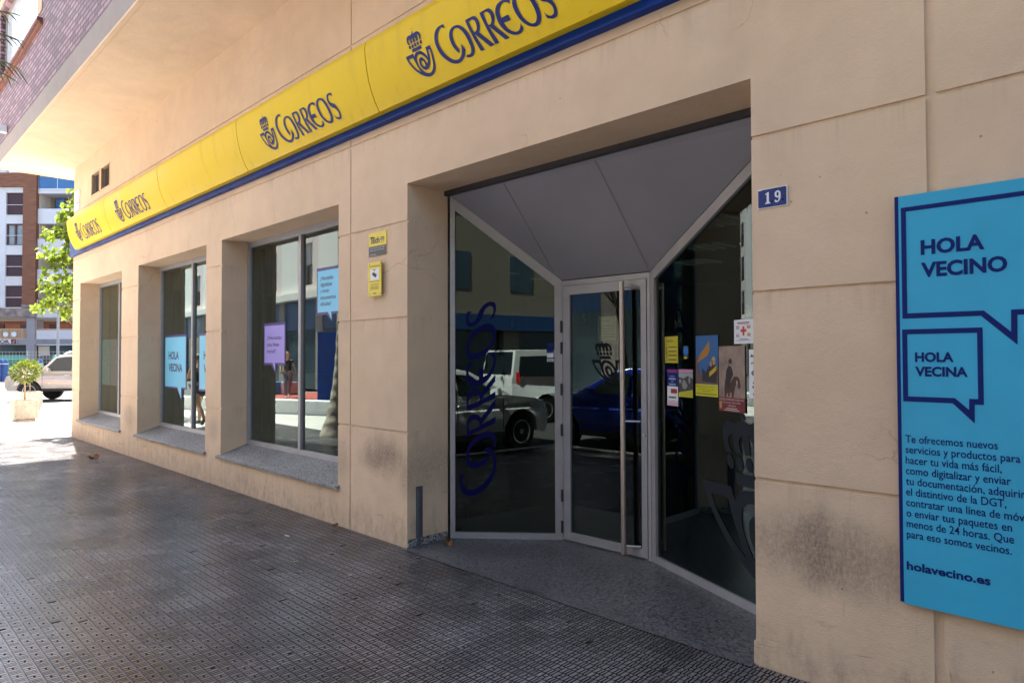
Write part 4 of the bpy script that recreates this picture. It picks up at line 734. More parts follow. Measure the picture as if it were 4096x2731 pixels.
def leaf(b, p, d, n, L, Wd, lobed=False):
    """one leaf from p along d with face normal near n, folded along the midrib"""
    d = d.normalized(); s = d.cross(n)
    if s.length < 1e-3: s = d.cross(Vector((1, 0, 0.3)))
    s.normalize(); n = s.cross(d)
    if lobed: pts = [(0, 0), (.22, .28), (.12, .5), (.45, .34), (.55, .55), (.72, .26), (1, 0)]
    else: pts = [(0, 0), (.3, .42), (.65, .36), (1, 0)]
    up = [p+d*(a*L)+s*(w*Wd)+n*(w*Wd*0.45-a*a*L*0.12) for a, w in pts]
    dn = [p+d*(a*L)-s*(w*Wd)+n*(w*Wd*0.45-a*a*L*0.12) for a, w in pts[1:-1]]
    k = len(pts); vs = up+dn
    fs = [tuple(range(k)), tuple([0]+[k+i for i in range(k-2)]+[k-1])[::-1]]
    b.add(vs, fs)
def rv(): 
    while True:
        v = Vector((rng.uniform(-1, 1), rng.uniform(-1, 1), rng.uniform(-1, 1)))
        if 0.05 < v.length < 1: return v
def tree(label, base, hgt, clumps, leafsize, nleaf, lm, trunk_r, grp, barkm=bark, lobed=True, name='broadleaf_tree'):
    """clumps = [(x,y,z,radius)] relative to base; a limb runs to each and drooping leaf sprays fill it"""
    t = empty(name, label, 'tree', base, 0, grp); f = MB()
    top = max(c[2] for c in clumps); H = [Vector((rng.uniform(-.06, .06)*k, rng.uniform(-.06, .06)*k, hgt*k/5)) for k in range(6)]
    H[0] = Vector((0, 0, -0.05)); f.tube(H, [trunk_r*(1-0.12*k) for k in range(6)], 9)
    for c in clumps:
        cv = Vector(c[:3]); k = max(1, min(5, int((cv.z*0.75)/hgt*5))); a = H[k]; m = a.lerp(cv, .5)+Vector((0, 0, .12))
        f.tube([a, m, cv], [trunk_r*.34, trunk_r*.2, trunk_r*.08], 6)
    b = MB()
    for c in clumps:
        cv = Vector(c[:3]); r = c[3]; ns = max(4, int(nleaf*r*r))
        for i in range(ns):
            v = rv(); v = v/v.length*(rng.random()**0.45)*r; e = cv+Vector((v.x, v.y, v.z*0.8))
            if i % 3 == 0: f.tube([cv.lerp(e, .1), e], [trunk_r*.05, trunk_r*.025], 4, False)
            for q in range(rng.randint(4, 7)):
                o = e+rv()*leafsize*0.9; dd = Vector((v.x, v.y, 0))*0.7/r+rv()*0.7+Vector((0, 0, -0.55)); nn = Vector((0, 0, 1))+rv()*0.7
                leaf(b, o, dd, nn, leafsize*rng.uniform(.7, 1.25), leafsize*rng.uniform(.75, 1.0), lobed)
    f.build('trunk', barkm, t, smooth=True); b.build('crown', lm, t); return t
tree('slender young plane tree with bright sunlit leaves just beyond the building corner', (-18.45, 0.98, 0), 4.9,
     [(-.08, -.2, 5.3, .26), (-.18, -.35, 5.0, .42), (-.22, -.5, 4.62, .38), (.1, .0, 4.7, .5), (-.2, -.4, 4.3, .5), (-.28, -.66, 3.95, .34), (.0, -.1, 4.05, .5), (-.15, -.42, 3.62, .40), (-.26, -.7, 3.38, .3), (-.2, -.48, 3.1, .44), (-.3, -.84, 2.95, .24), (.15, .1, 3.3, .5), (-.15, -.42, 2.72, .34), (-.36, -.98, 2.78, .2), (.3, .3, 4.4, .6), (.35, .2, 3.8, .6)],
     0.14, 105, lm_tree, 0.05, 'plane trees on the sunlit pavement')
tree('plane tree almost outside the frame, only a low branch showing at the left edge', (-20.6, -1.55, 0), 4.4,
     [(-.1, .05, 4.4, .55), (.15, .2, 3.8, .5), (.1, .36, 3.0, .32), (.18, .55, 2.62, .2), (.1, .43, 2.3, .2), (-.4, -.5, 3.6, .6), (.3, -.5, 4.0, .5)],
     0.14, 80, lm_tree, 0.06, 'plane trees on the sunlit pavement')
tree('leafy street tree over the parked cars on the road side', (2.2, -4.35, -0.1), 4.6,
     [(rng.uniform(-1.7, 1.7), rng.uniform(-1.6, 1.2), rng.uniform(3.6, 6.2), rng.uniform(.55, .8)) for _ in range(16)], 0.14, 34, lm_dark, 0.11, 'street trees along the road')
tree('leafy street tree at the kerb between the parked cars', (-5.3, -4.4, 0), 4.2,
     [(rng.uniform(-1.1, 1.1), rng.uniform(-1.3, .9), rng.uniform(3.3, 5.6), rng.uniform(.35, .55)) for _ in range(12)], 0.13, 9, lm_dark, 0.09, 'street trees along the road')
tree('leafy street tree by the blue parked car', (-9.0, -7.6, 0), 4.4,
     [(rng.uniform(-1.4, 1.4), rng.uniform(-1.4, 1.4), rng.uniform(3.4, 5.6), rng.uniform(.5, .75)) for _ in range(12)], 0.14, 34, lm_dark, 0.10, 'street trees along the road')
for tx_, ty_, lab in ((-3.6, -10.2, 'broad leafy street tree across the road from the entrance'), (7.8, -6.9, 'broad leafy street tree behind the police van'), (9.6, -7.6, 'broad leafy street tree at the far right of the road')):
    tree(lab, (tx_, ty_, -0.1), 5.2, [(rng.uniform(-2.3, 2.3), rng.uniform(-2.0, 2.0), rng.uniform(4.0, 7.6), rng.uniform(.9, 1.25)) for _ in range(22)], 0.2, 20, lm_dark, 0.15, 'street trees along the road')
# palm
pt = empty('palm_tree', 'tall palm with a ringed bulging trunk, only frond tips entering at the left edge', 'palm tree', (-11.95, -3.2, 0))
f = MB(); pr = []
for k in range(34):
    z = k*0.17; r = 0.36*math.exp(-z*1.2)+0.15+(0.008 if k % 2 else -0.004); pr.append((r, z))
f.lathe((0, 0, 0), pr, 18); g = NG('palm_bark'); zz = g.xyz()[2]
wv = g.ma('ADD', g.ma('MULTIPLY', zz, 26), g.mr(g.noise(5, None, 3), 0, 1, -2, 2)); rg = g.ma('SINE', wv)
g.base(g.mix(g.mr(rg, -1, 1), (0.30, 0.25, 0.21), (0.42, 0.36, 0.30))); g.rough(0.9); g.bump(rg, 0.008)
f.build('trunk', g.m, pt, smooth=True)
FR = [(2*math.pi*(k*0.382+0.02*rng.random()), rad(rng.uniform(-18, 62)), rng.uniform(1.35, 1.8)) for k in range(26)]+[(rad(a), rad(e), l) for a, e, l in ((84, 34, 1.85), (100, 22, 1.75), (74, 18, 1.8), (92, 46, 1.95))]
for az, el, L in FR:
    d = Vector((math.cos(az)*math.cos(el), math.sin(az)*math.cos(el), math.sin(el))); p = Vector((0, 0, 5.65)); pts = []
    for i in range(11):
        pts.append(p.copy()); p = p+d*(L/10); d = (d+Vector((0, 0, -0.085))).normalized()
    b = MB(); b.tube(pts, [0.016*(1-i/12) for i in range(11)], 5)
    for i in range(2, 11):
        a = (pts[i]-pts[i-1]).normalized(); s = a.cross(Vector((0, 0, 1))).normalized()
        for q in (0, 0.5):
            o = pts[i-1].lerp(pts[i], q)
            for sg in (-1, 1):
                l = 0.42*(1-abs(i/10-0.45)*0.7)*rng.uniform(.85, 1.1); dd = (a*0.75+s*sg*0.8+Vector((0, 0, -0.25))+rv()*0.1).normalized()
                n = dd.cross(a).normalized(); e = o+dd*l; w = n.cross(dd)*0.011
                b.add([o-w*.6, o+w*.6, o+dd*l*.5+w-Vector((0, 0, .01)), e-Vector((0, 0, l*.22)), o+dd*l*.5-w-Vector((0, 0, .01))], [(0, 1, 2, 3, 4)])
    b.build('frond', lm_palm, pt)

# ------------------------------------------------------------------ planters with ball shaped bushes
def planter(x, y, sz, label, blabel, crown_z, crown_r, seed):
    t = empty('stone_planter', label, 'planter', (x, y, 0), rad(3), 'stone planters on the pavement'); b = MB(); h = 0.515; a = sz/2; w = 0.05
    b.box(-a+.05, a-.05, -a+.05, a-.05, 0.0, 0.05)
    for x0, x1, y0, y1 in ((-a, a, -a, -a+w), (-a, a, a-w, a), (-a, -a+w, -a+w, a-w), (a-w, a, -a+w, a-w)): b.box(x0, x1, y0, y1, 0.052, h)
    b.build('box', M_['granpl'], t, bevel=0.008)
    b = MB(); b.box(-a+w, a-w, -a+w, a-w, 0.06, h-0.04); b.build('soil', mat('soil', (0.07, 0.045, 0.03), 0.95), t)
    k = empty('ball_bush', blabel, 'bush', (x, y, h-0.04), 0, 'ball shaped bushes in the planters')
    f = MB(); f.tube([(0, 0, 0), (.01, .005, .25), (-.005, 0, crown_z-h)], 0.014, 8); f.tube([(.03, .02, 0), (.025, .01, .25), (.01, 0, crown_z-h)], 0.009, 6)
    for i in range(14):
        v = rv().normalized(); f.tube([(0, 0, crown_z-h-.1), Vector((0, 0, crown_z-h+.02))+v*crown_r*.8], [.008, .003], 5, False)
    f.build('stem', palebark, k, smooth=True)
    b = MB(); rg = random.Random(seed)
    for i in range(820):
        v = rv(); v.normalize(); rr = crown_r*(0.45+0.6*rg.random()**0.5)
        o = Vector((0, 0, crown_z-h+0.03))+Vector((v.x*rr*1.05, v.y*rr*1.05, v.z*rr*0.92))
        leaf(b, o, v+rv()*0.8+Vector((0, 0, .25)), Vector((0, 0, 1))+rv()*.6, rg.uniform(.05, .085), rg.uniform(.04, .058))
    b.build('crown', lm_bush, k)
planter(-20.52, 0.03, 0.50, 'pale speckled stone planter box nearest the building corner', 'yellow green ball bush on a thin stem in the nearer planter', 1.19, 0.265, 3)
planter(-25.1, 0.90, 0.56, 'pale speckled stone planter box beside the silver off-roader', 'yellow green ball bush in the planter beside the silver off-roader', 1.20, 0.30, 9)

# ------------------------------------------------------------------ vehicles
CG = glass_mat('car_glass', (0.25, 0.30, 0.30), 1.6)
lampm = mat('lamp_lens', (0.55, 0.58, 0.60), 0.12, 0.2, 0, spec=0.8); tailm = mat('tail_lens', (0.35, 0.01, 0.01), 0.15, 0, 0)
rimm = mat('alloy_rim', (0.55, 0.55, 0.57), 0.3, 0.8, 0); trim = mat('black_trim', (0.015, 0.015, 0.016), 0.5, 0, 0)
def paint(name, c, metal=0.0): return mat(name, c, 0.22, metal, 0.03, 3, coat=0.6)
def vehicle(name, label, cat, spec, pm, loc, rz, grp=None):
    L, Wd, zs, zb, zr, wr, xf, xr = (spec[k] for k in ('L', 'W', 'sill', 'belt', 'roof', 'wheel', 'xf', 'xr'))
    t = empty(name, label, cat, loc, rz, grp); hw = Wd/2; ar = wr+0.07
    def arch(cx): return [(cx+ar*math.cos(a), max(zs, wr+ar*math.sin(a))) for a in [math.pi*k/12 for k in range(0, 13)]]
    lower = [(L/2-0.12, zs)]+[p for p in arch(xf)]+[p for p in arch(xr)]+[(-L/2+0.1, zs+.05)]+spec['back']+spec['hood']
    def wid(x, z):
        k = 1.0
        e = abs(x)/(L/2)
        if e > 0.72: k -= 0.17*((e-0.72)/0.28)**2
        if z > zb: k -= spec['tumble']*(z-zb)/(zr-zb)
        if z < zs+0.2: k -= 0.03
        return hw*k
    def extr(poly, m, nm, inset=0.0, bev=0.035):
        vs, fs = fill([poly]); b = MB()
        for sgn in (-1, 1):
            b.add([(x, sgn*(wid(x, z)-inset), z) for x, z in vs], [f if sgn < 0 else f[::-1] for f in fs])
        n = len(poly)
        for i in range(n):
            (x0, z0), (x1, z1) = poly[i], poly[(i+1) % n]
            b.quad((x0, -wid(x0, z0)+inset, z0), (x0, wid(x0, z0)-inset, z0), (x1, wid(x1, z1)-inset, z1), (x1, -wid(x1, z1)+inset, z1))
        o = b.build(nm, m, t); bm = bmesh.new(); bm.from_mesh(o.data); bmesh.ops.remove_doubles(bm, verts=bm.verts, dist=1e-4); bmesh.ops.recalc_face_normals(bm, faces=bm.faces); bm.to_mesh(o.data); bm.free()
        if bev:
            o.data.shade_smooth(); o.data.set_sharp_from_angle(angle=0.6)
            mo = o.modifiers.new('b', 'BEVEL'); mo.width = bev; mo.segments = 3; mo.limit_method = 'ANGLE'; mo.angle_limit = 0.6
        return o
    body = extr(lower, pm, 'body')
    gh = spec['cab']                                     # (x,z): screen base, roof front, roof rear, rear base
    cab = extr([(gh[0][0], zb-.04)]+gh+[(gh[-1][0], zb-.04)], pm, 'cabin', 0.012, 0.03)
    # side windows
    for wn_ in spec['win']:
        vs, fs = fill([wn_])
        for sgn in (-1, 1):
            b = MB(); b.add([(x, sgn*(wid(x, z)-0.012+0.004), z) for x, z in vs], [f if sgn < 0 else f[::-1] for f in fs]); b.build('side_window', trim_glass, t)
    def screen_(a, c, nm, off):
        (x0, z0), (x1, z1) = a, c; dx, dz = x1-x0, z1-z0; l = math.hypot(dx, dz); nx, nz = dz/l*off, -dx/l*off
        q = []
        for tt, s_ in ((.10, -1), (.10, 1), (.93, 1), (.93, -1)):
            x = x0+dx*tt; z = z0+dz*tt; q.append((x+nx, s_*(wid(x, z)-.09), z+nz))
        b = MB(); b.quad(*q); b.build(nm, trim_glass, t)
    screen_(gh[0], gh[1], 'windscreen', 0.01); screen_(gh[-1], gh[-2], 'rear_window', -0.01)
    for cx in (xf, xr):
        for sgn in (-1, 1):
            y = sgn*(hw-0.13); b = MB(); b.lathe((cx, y, wr), [(wr*.62, -.105), (wr*.93, -.11), (wr, -.08), (wr, .08), (wr*.93, .11), (wr*.62, .105)], 28, 1)
            o = b.build('wheel', M_['rubber'], t, smooth=True)
            b = MB(); yo = y+sgn*0.085; b.lathe((cx, yo, wr), [(wr*.63, -.03), (wr*.63, .03), (wr*.56, .02), (wr*.56, -.02)], 24, 1); b.lathe((cx, yo, wr), [(wr*.14, -.02), (wr*.14, .03)], 10, 1)
            for k in range(5):
                a = 2*math.pi*k/5+.3
                for da in (-.16, .16): b.beam((cx+wr*.1*math.cos(a), yo, wr+wr*.1*math.sin(a)), (cx+wr*.6*math.cos(a+da), yo, wr+wr*.6*math.sin(a+da)), .035, .03, (0, 1, 0))
            b.build('rim', rimm, o)
    b = MB(); b.box(xr-ar, xf+ar, -hw+.28, hw-.28, zs-.02, zs+.5*wr+.2); b.build('underbody', trim, t)
    # lamps
    hx, hz = spec['lamp']
    for sgn in (-1, 1):
        y1 = wid(hx, hz); b = MB(); xx = hx
        b.hexa([(xx-.42, sgn*(wid(xx-.42, hz)+.006), hz-.02), (xx-.03, sgn*(wid(xx-.03, hz)+.004), hz-.08), (xx+.05, sgn*(y1*.62), hz-.08), (xx-.2, sgn*(y1*.6), hz-.08)], [(xx-.46, sgn*(wid(xx-.46, hz)+.006), hz+.06), (xx-.08, sgn*(wid(xx-.08, hz)+.004), hz+.08), (xx+.0, sgn*(y1*.62), hz+.07), (xx-.2, sgn*(y1*.6), hz+.07)])
        b.build('headlight', lampm, t)
        tx, tz = spec['tail']; yt = wid(tx, tz); b = MB(); b.hexa([(tx-.02, sgn*yt*.75, tz-.12), (tx+.16, sgn*(wid(tx+.16, tz)+.006), tz-.12), (tx+.2, sgn*yt*.7, tz-.12), (tx+.1, sgn*yt*.7, tz-.12)], [(tx-.0, sgn*yt*.75, tz+.14), (tx+.16, sgn*(wid(tx+.16, tz)+.005), tz+.14), (tx+.2, sgn*yt*.7, tz+.14), (tx+.1, sgn*yt*.7, tz+.14)]); b.build('tail_light', tailm, t)
        b = MB(); mx_ = spec['mirror']; b.hexa([(mx_-.10, sgn*(hw-.02), zb+.02), (mx_+.05, sgn*(hw-.02), zb+.02), (mx_+.03, sgn*(hw+.17), zb+.03), (mx_-.08, sgn*(hw+.17), zb+.03)], [(mx_-.10, sgn*(hw-.02), zb+.12), (mx_+.0, sgn*(hw-.02), zb+.12), (mx_-.0, sgn*(hw+.17), zb+.17), (mx_-.10, sgn*(hw+.17), zb+.17)]); b.build('wing_mirror', pm, t, bevel=.02)
    b = MB(); nose = L/2; b.box(nose-.16, nose-.02, -hw*.5, hw*.5, hz-.22, hz+.03); b.box(nose-.14, nose-.0, -hw*.7, hw*.7, zs+.12, zs+.24); b.build('grille', trim, t, bevel=.02)
    for sgn in (-1, 1):
        for x in spec['seams']: b = MB(); b.box(x-.006, x+.006, sgn*(hw)-.004, sgn*(hw)+.003, zs+.14, zb-.03); b.build('door_seam', trim, t)
        b = MB(); b.box(xr+ar+.02, xf-ar-.02, sgn*hw-.008, sgn*hw+.012, zs, zs+.1); b.build('sill_trim', trim, t)
        for x in spec['handles']: b = MB(); b.box(x-.1, x+.1, sgn*hw-.01, sgn*hw+.035, zb-.14, zb-.105); b.build('door_handle', rimm if spec.get('chrome') else pm, t, bevel=.008)
    if spec.get('rails'):
        b = MB()
        for sgn in (-1, 1): b.tube([(gh[1][0]-.25, sgn*(wid(0, zr)-.08), zr+.0), (gh[1][0]-.4, sgn*(wid(0, zr)-.08), zr+.06), (gh[-2][0]+.3, sgn*(wid(0, zr)-.08), zr+.06), (gh[-2][0]+.2, sgn*(wid(0, zr)-.08), zr)], .018, 8)
        b.build('roof_rail', rimm, t)
    return t
trim_glass = NG('tinted_car_glass'); trim_glass.base((0.015, 0.022, 0.026)); trim_glass.rough(0.04); trim_glass.p.inputs['Specular IOR Level'].default_value = 0.45; trim_glass = trim_glass.m
suv = dict(L=4.75, W=1.88, sill=.40, belt=1.13, roof=1.83, wheel=.385, xf=1.42, xr=-1.37, tumble=.17, lamp=(2.20, .93), tail=(-2.33, 1.05), mirror=.75, seams=(.95, -.15, -1.0), handles=(.05, -.92), chrome=True, rails=True,
  back=[(-2.36, .62), (-2.37, .95), (-2.32, 1.17)], hood=[(1.05, 1.16), (1.95, 1.06), (2.27, .97), (2.36, .80), (2.36, .55)], cab=[(1.10, 1.13), (.55, 1.70), (.15, 1.82), (-1.95, 1.80), (-2.3, 1.15)],
  win=[[(.92, 1.17), (.50, 1.66), (.2, 1.71), (-.08, 1.72), (-.08, 1.17)], [(-.18, 1.17), (-.18, 1.70), (-1.02, 1.70), (-1.08, 1.17)], [(-1.2, 1.17), (-1.13, 1.69), (-1.85, 1.66), (-2.05, 1.18)]])
hatch = dict(L=4.4, W=1.80, sill=.27, belt=.98, roof=1.49, wheel=.335, xf=1.38, xr=-1.30, tumble=.20, lamp=(2.03, .80), tail=(-2.15, .92), mirror=.72, seams=(.92, -.10, -.95), handles=(-.0, -.9),
  back=[(-2.18, .5), (-2.2, .85), (-2.12, 1.02)], hood=[(.95, 1.02), (1.75, .92), (2.08, .80), (2.19, .62), (2.18, .38)], cab=[(1.15, .99), (.30, 1.42), (-.05, 1.48), (-1.35, 1.44), (-2.05, 1.02)],
  win=[[(.82, 1.02), (.28, 1.36), (-.05, 1.38), (-.05, 1.02)], [(-.14, 1.02), (-.14, 1.38), (-.92, 1.37), (-.98, 1.02)], [(-1.08, 1.03), (-1.02, 1.36), (-1.35, 1.33), (-1.72, 1.05)]])
van = dict(L=4.5, W=1.82, sill=.30, belt=1.15, roof=1.86, wheel=.33, xf=1.45, xr=-1.30, tumble=.12, lamp=(2.08, .85), tail=(-2.22, 1.15), mirror=1.05, seams=(1.2, .15, -1.0), handles=(.25, -.05),
  back=[(-2.24, .5), (-2.25, 1.0), (-2.24, 1.18)], hood=[(1.35, 1.16), (1.95, 1.0), (2.17, .85), (2.24, .6), (2.22, .4)], cab=[(1.5, 1.14), (.85, 1.76), (.5, 1.85), (-2.1, 1.84), (-2.22, 1.16)],
  win=[[(1.12, 1.18), (.72, 1.66), (.25, 1.70), (.25, 1.18)], [(.12, 1.18), (.12, 1.70), (-.9, 1.70), (-.95, 1.18)], [(-1.05, 1.18), (-1.0, 1.70), (-2.0, 1.68), (-2.08, 1.18)]])
vehicle('parked_car', 'silver off-roader parked on the sunlit paving behind the planters', 'car', suv, paint('champagne_silver', (0.56, 0.53, 0.49), 0.35), Vector((-32.1, 1.19, -0.13))+Vector((.602, .799, 0))*2.375+Vector((-.799, .602, 0))*.94, rad(-127))
vehicle('parked_car', 'white hatchback parked at the kerb, mirrored in the left entrance screen', 'car', hatch, paint('white_paint', (0.80, 0.82, 0.82)), (-1.6, -5.02, -0.13), rad(-6), 'cars parked along the kerb')
vehicle('parked_car', 'blue hatchback parked at the kerb, mirrored in the door glass', 'car', hatch, paint('blue_paint', (0.012, 0.05, 0.42)), (-6.75, -5.1, -0.13), rad(180), 'cars parked along the kerb')
vehicle('parked_car', 'red hatchback parked at the kerb on the right', 'car', hatch, paint('red_paint', (0.48, 0.012, 0.01)), (6.6, -5.0, -0.13), 0, 'cars parked along the kerb')
pv = vehicle('police_van', 'white police van with a roof code across the road, mirrored in the left screen', 'van', van, paint('van_white', (0.75, 0.76, 0.76)), (4.7, -8.6, -0.13), rad(4))
for sg in (1, -1):
    decal('roof_code', text('UPR-138', 0.13, align='CENTER', bold=0.015), plane((-0.9, sg*0.813, 1.725), (-sg, 0, 0), (0, -sg*0.24, 1), 0.012), M_['navy'], pv)
vehicle('parked_van', 'dark blue van parked behind the wire fence', 'van', van, paint('dark_blue_paint', (0.02, 0.025, 0.07)), (-66.6, 9.6, -0.13), rad(45+180))

# ------------------------------------------------------------------ far side of the crossing: apartment block
SC = 65/2731; cy, sy = math.cos(yaw), math.sin(yaw)
O0 = Vector((0, CAMY, 0))+Vector((-sy, cy, 0))*65
def L2W(u, d, z): return O0+Vector((cy, sy, 0))*u+Vector((-sy, cy, 0))*d+Vector((0, 0, z))
def PX(x): return (x-2048)*SC
def PZ(y): return CAMZ+(1431-y)*SC
class LB(MB):
    def lb(s, x0, x1, y0, y1, d0, d1):      # photo columns x0..x1, rows y0 (top)..y1, depth d0..d1 behind the facade plane, in metres
        u0, u1, z0, z1 = PX(x0), PX(x1), PZ(y1), PZ(y0)
        s.hexa([L2W(u0, d0, z0), L2W(u1, d0, z0), L2W(u1, d1, z0), L2W(u0, d1, z0)], [L2W(u0, d0, z1), L2W(u1, d0, z1), L2W(u1, d1, z1), L2W(u0, d1, z1)]); return s
ab = empty('apartment_block', 'white apartment block with timber clad frame, dark blinds and grey shopfront', 'building', (0, 0, 0))
white = mat('white_render', (0.60, 0.585, 0.60), 0.9, 0, 0.05, 0.4); greyc = mat('grey_cladding', (0.30, 0.285, 0.30), 0.8, 0, 0.06, 0.8)
wood = NG('timber_cladding'); wp = wood.scalev((0.6, 0.6, 9)); wood.base(wood.mix(wood.mr(wood.noise(1.4, wp, 5, 0.7), 0.35, 0.65), (0.14, 0.048, 0.022), (0.25, 0.10, 0.048))); wood.rough(0.7); wood = wood.m
stone = mat('rubble_stone', (0.25, 0.20, 0.18), 0.9, 0, 0.45, 1.6)
blindm = mat('maroon_roller_blind', (0.055, 0.022, 0.030), 0.7, 0, 0.05); cream = mat('cream_render', (0.55, 0.47, 0.38), 0.9, 0, 0.04)
blueglass = mat('blue_balcony_glass', (0.03, 0.12, 0.30), 0.1, 0, 0.15, 0.5); shopglass = mat('shop_glass', (0.06, 0.08, 0.08), 0.06, 0, 0.4, 0.35, spec=0.8)
warm = mat('warm_shop_interior', (0.36, 0.13, 0.07), 0.8, 0, 0.2, 0.6); oak = mat('oak_frame', (0.60, 0.42, 0.26), 0.6)
b = LB(); rows = [(768-125*2, 859-125*2), (768-125, 859-125), (768, 859), (893, 981), (1018, 1106), (1142, 1230)]
cols = [(-190, -120), (-85, -15), (16, 84)]
xs_ = [-330]+[v for c in cols for v in c]+[91]
for i in range(0, len(xs_)-1, 2): b.lb(xs_[i], xs_[i+1], 400, 1231, 0.0, 0.35)
for c0, c1 in cols:
    prev = 400
    for r0, r1 in rows: b.lb(c0, c1, prev, r0, 0.02, 0.35); prev = r1
b.lb(-330, 400, 350, 1500, 4.2, 14); b.build('wall', white, ab)
b = LB(); b.lb(91.2, 144.5, 300, 1218, -0.25, 0.4); b.lb(-330, 91, 690, 746, -0.25, -0.002); b.build('timber_frame', wood, ab)
b = LB(); b.lb(-330, 146, 1232, 1269, -0.2, 0.4); b.lb(91, 146, 1218.5, 1231, -0.3, 0.3); b.build('stone_band', stone, ab)
fr_d = mat('maroon_window_frame', (0.08, 0.03, 0.03), 0.5)
for c0, c1 in cols:
    for i, (r0, r1) in enumerate(rows[2:]):
        b = LB(); o = None
        if i == 1:
            b.lb(c0, c0+5, r0, r1, 0.15, 0.25); b.lb(c1-5, c1, r0, r1, 0.15, 0.25); b.lb((c0+c1)/2-3, (c0+c1)/2+3, r0, r1, 0.15, 0.25); b.lb(c0+5, c1-5, r0, r0+5, 0.16, 0.25); b.lb(c0+5, c1-5, r1-6, r1, 0.16, 0.25); o = b.build('window', fr_d, ab)
            q = LB(); q.lb(c0, c1, r0, r1, 0.26, 0.3); q.build('pane', mat('dim_pane', (0.22, 0.24, 0.26), 0.12, 0, 0.3, 1.5), o)
        else:
            b.lb(c0, c1, r0, r1, 0.16, 0.3); o = b.build('window', blindm, ab)
        q = LB(); q.lb(c0-1, c1+1, r0+(r1-r0)*.53, r0+(r1-r0)*.53+1.6, 0.02, 0.07); q.lb(c0-2, c1+2, r1-.5, r1+1.5, -0.06, 0.1); q.build('rail', rimm, o)
# right half: loggias
b = LB()
for k in range(-3, 5):
    y = 833+122*k
    b.lb(144.6, 420, y, y+61, 0.0, 0.16)                                   # parapet
    b.lb(144.6, 420, y+45, y+61, 0.161, 3.9)                               # slab
b.lb(144.6, 420, 1236, 1270, -0.05, 3.9)
b.build('parapet', white, ab)
b = LB()
for x in (146, 225, 305, 385): b.lb(x-1, x+2.5, 350, 1270, 1.5, 4.1)
b.lb(144.6, 147.5, 400, 1236, 0.17, 3.9)
b.build('loggia_wall', cream, ab)
b = LB(); b.lb(146, 420, 705, 752, -0.02, 0.02); o = b.build('balcony_glass', blueglass, ab)
b = LB()
for x in (146, 222, 298): b.lb(x, x+2, 703, 756, -0.05, -0.021)
b.lb(146, 420, 752.5, 756, -0.06, 0.06); b.build('rail', rimm, o)
for k, (r0, r1) in enumerate(((785, 830), (905, 952), (1028, 1074), (1152, 1232))):
    for x0, x1, m in ((178, 210, blueglass if k == 0 else fr_d), (255, 290, blueglass if k == 0 else fr_d)):
        q = LB(); q.lb(x0, x1, r0-4, r1+8, 1.4, 1.49); q.build('loggia_window', m, ab)
q = LB(); q.lb(150, 420, 1190, 1233, 0.0, 0.03); q.build('balcony_glass', mat('reddish_glass', (0.28, 0.10, 0.07), 0.1, 0, 0.5, 0.6), ab)
# shopfront
b = LB(); b.lb(-330, -80, 1270.5, 1500, 0, 0.4); b.lb(104, 138, 1270.5, 1500, 0.0, 0.4); b.lb(-80, 104, 1356, 1378, 0.0, 0.4); b.lb(138, 420, 1357, 1378, 0.0, 0.4); b.lb(-80, 104, 1438, 1500, 0.02, 0.4); b.lb(138, 420, 1438, 1500, 0.02, 0.4); b.lb(-80, 104, 1270.5, 1275, 0.02, .4); b.lb(138, 420, 1270.5, 1276, .02, .4)
b.build('shopfront_wall', greyc, ab)
for x0, x1, y0, y1 in ((-80, 104, 1275, 1356), (138, 330, 1276, 1357), (-80, 104, 1378, 1438), (138, 330, 1378, 1438)):
    b = LB(); b.lb(x0, x0+2.5, y0, y1, .1, .2); b.lb(x1-2.5, x1, y0, y1, .1, .2); b.lb(x0+2.5, x1-2.5, y0, y0+2, .1, .2); b.lb(x0+2.5, x1-2.5, y1-2.2, y1, .1, .2); o = b.build('shop_window', oak, ab)
    if y0 < 1300:
        b = LB(); b.lb(x0, x1, y0, y1, 1.2, 1.3); b.build('interior', warm, o)
        b = LB(); b.lb(x0, x1, y0, y0+9, .6, 1.15); b.build('ceiling', cream, o)
        b = LB(); b.lb(x0+25, x0+60, y0+18, y0+40, 1.1, 1.19); b.lb(x0+125, x0+160, y0+20, y0+44, 1.1, 1.19); b.build('dark_screen', fr_d, o)
        b = LB(); b.lb(x0, x1, y0+39, y0+41.5, .25, .35)
        for k in range(int((x1-x0)/5.5)): b.lb(x0+k*5.5, x0+k*5.5+(2.4 if k % 4 else 3.4), y0+41.6, y1-2.3, .26, .32)
        b.build('railing', oak, o)
        for k, x in enumerate((x0+20, x0+47, x0+95, x0+128)):
            b = LB(); u, z = PX(x), PZ(y0+62); b.add([L2W(u+.26*math.cos(a), .2, z+.24*math.sin(a)) for a in [2*math.pi*i/14 for i in range(14)]], [tuple(range(14))]); b.build('round_decal', M_['white'], o)
    else:
        b = LB(); b.lb(x0, x1, y0, y1, .3, .35); b.build('pane', shopglass, o)
        b = LB(); b.lb(x0+8, x0+52, y0+6, y1-10, .24, .28); b.build('display_panel', cream, o)
sg = LB(); sg.lb(-70, 67, 1357, 1374.5, -.06, -.002); sgo = sg.build('shop_sign', mat('pale_sign', (0.66, 0.62, 0.66), 0.5), ab)
mpS = lambda a, b_, d=0: L2W(a, -0.075-d, b_)
decal('lettering', text('OR', 0.34, 0.92, 0.03, x=PX(0.5), y=PZ(1373)), mpS, mat('plum_print', (0.04, 0.02, 0.06), 0.5, 0, 0), sgo)
sq = LB(); sq.lb(46, 66, 1357, 1373.5, -.09, -.061); sq.build('logo_tile', mat('burgundy', (0.16, 0.01, 0.03), 0.5), sgo)
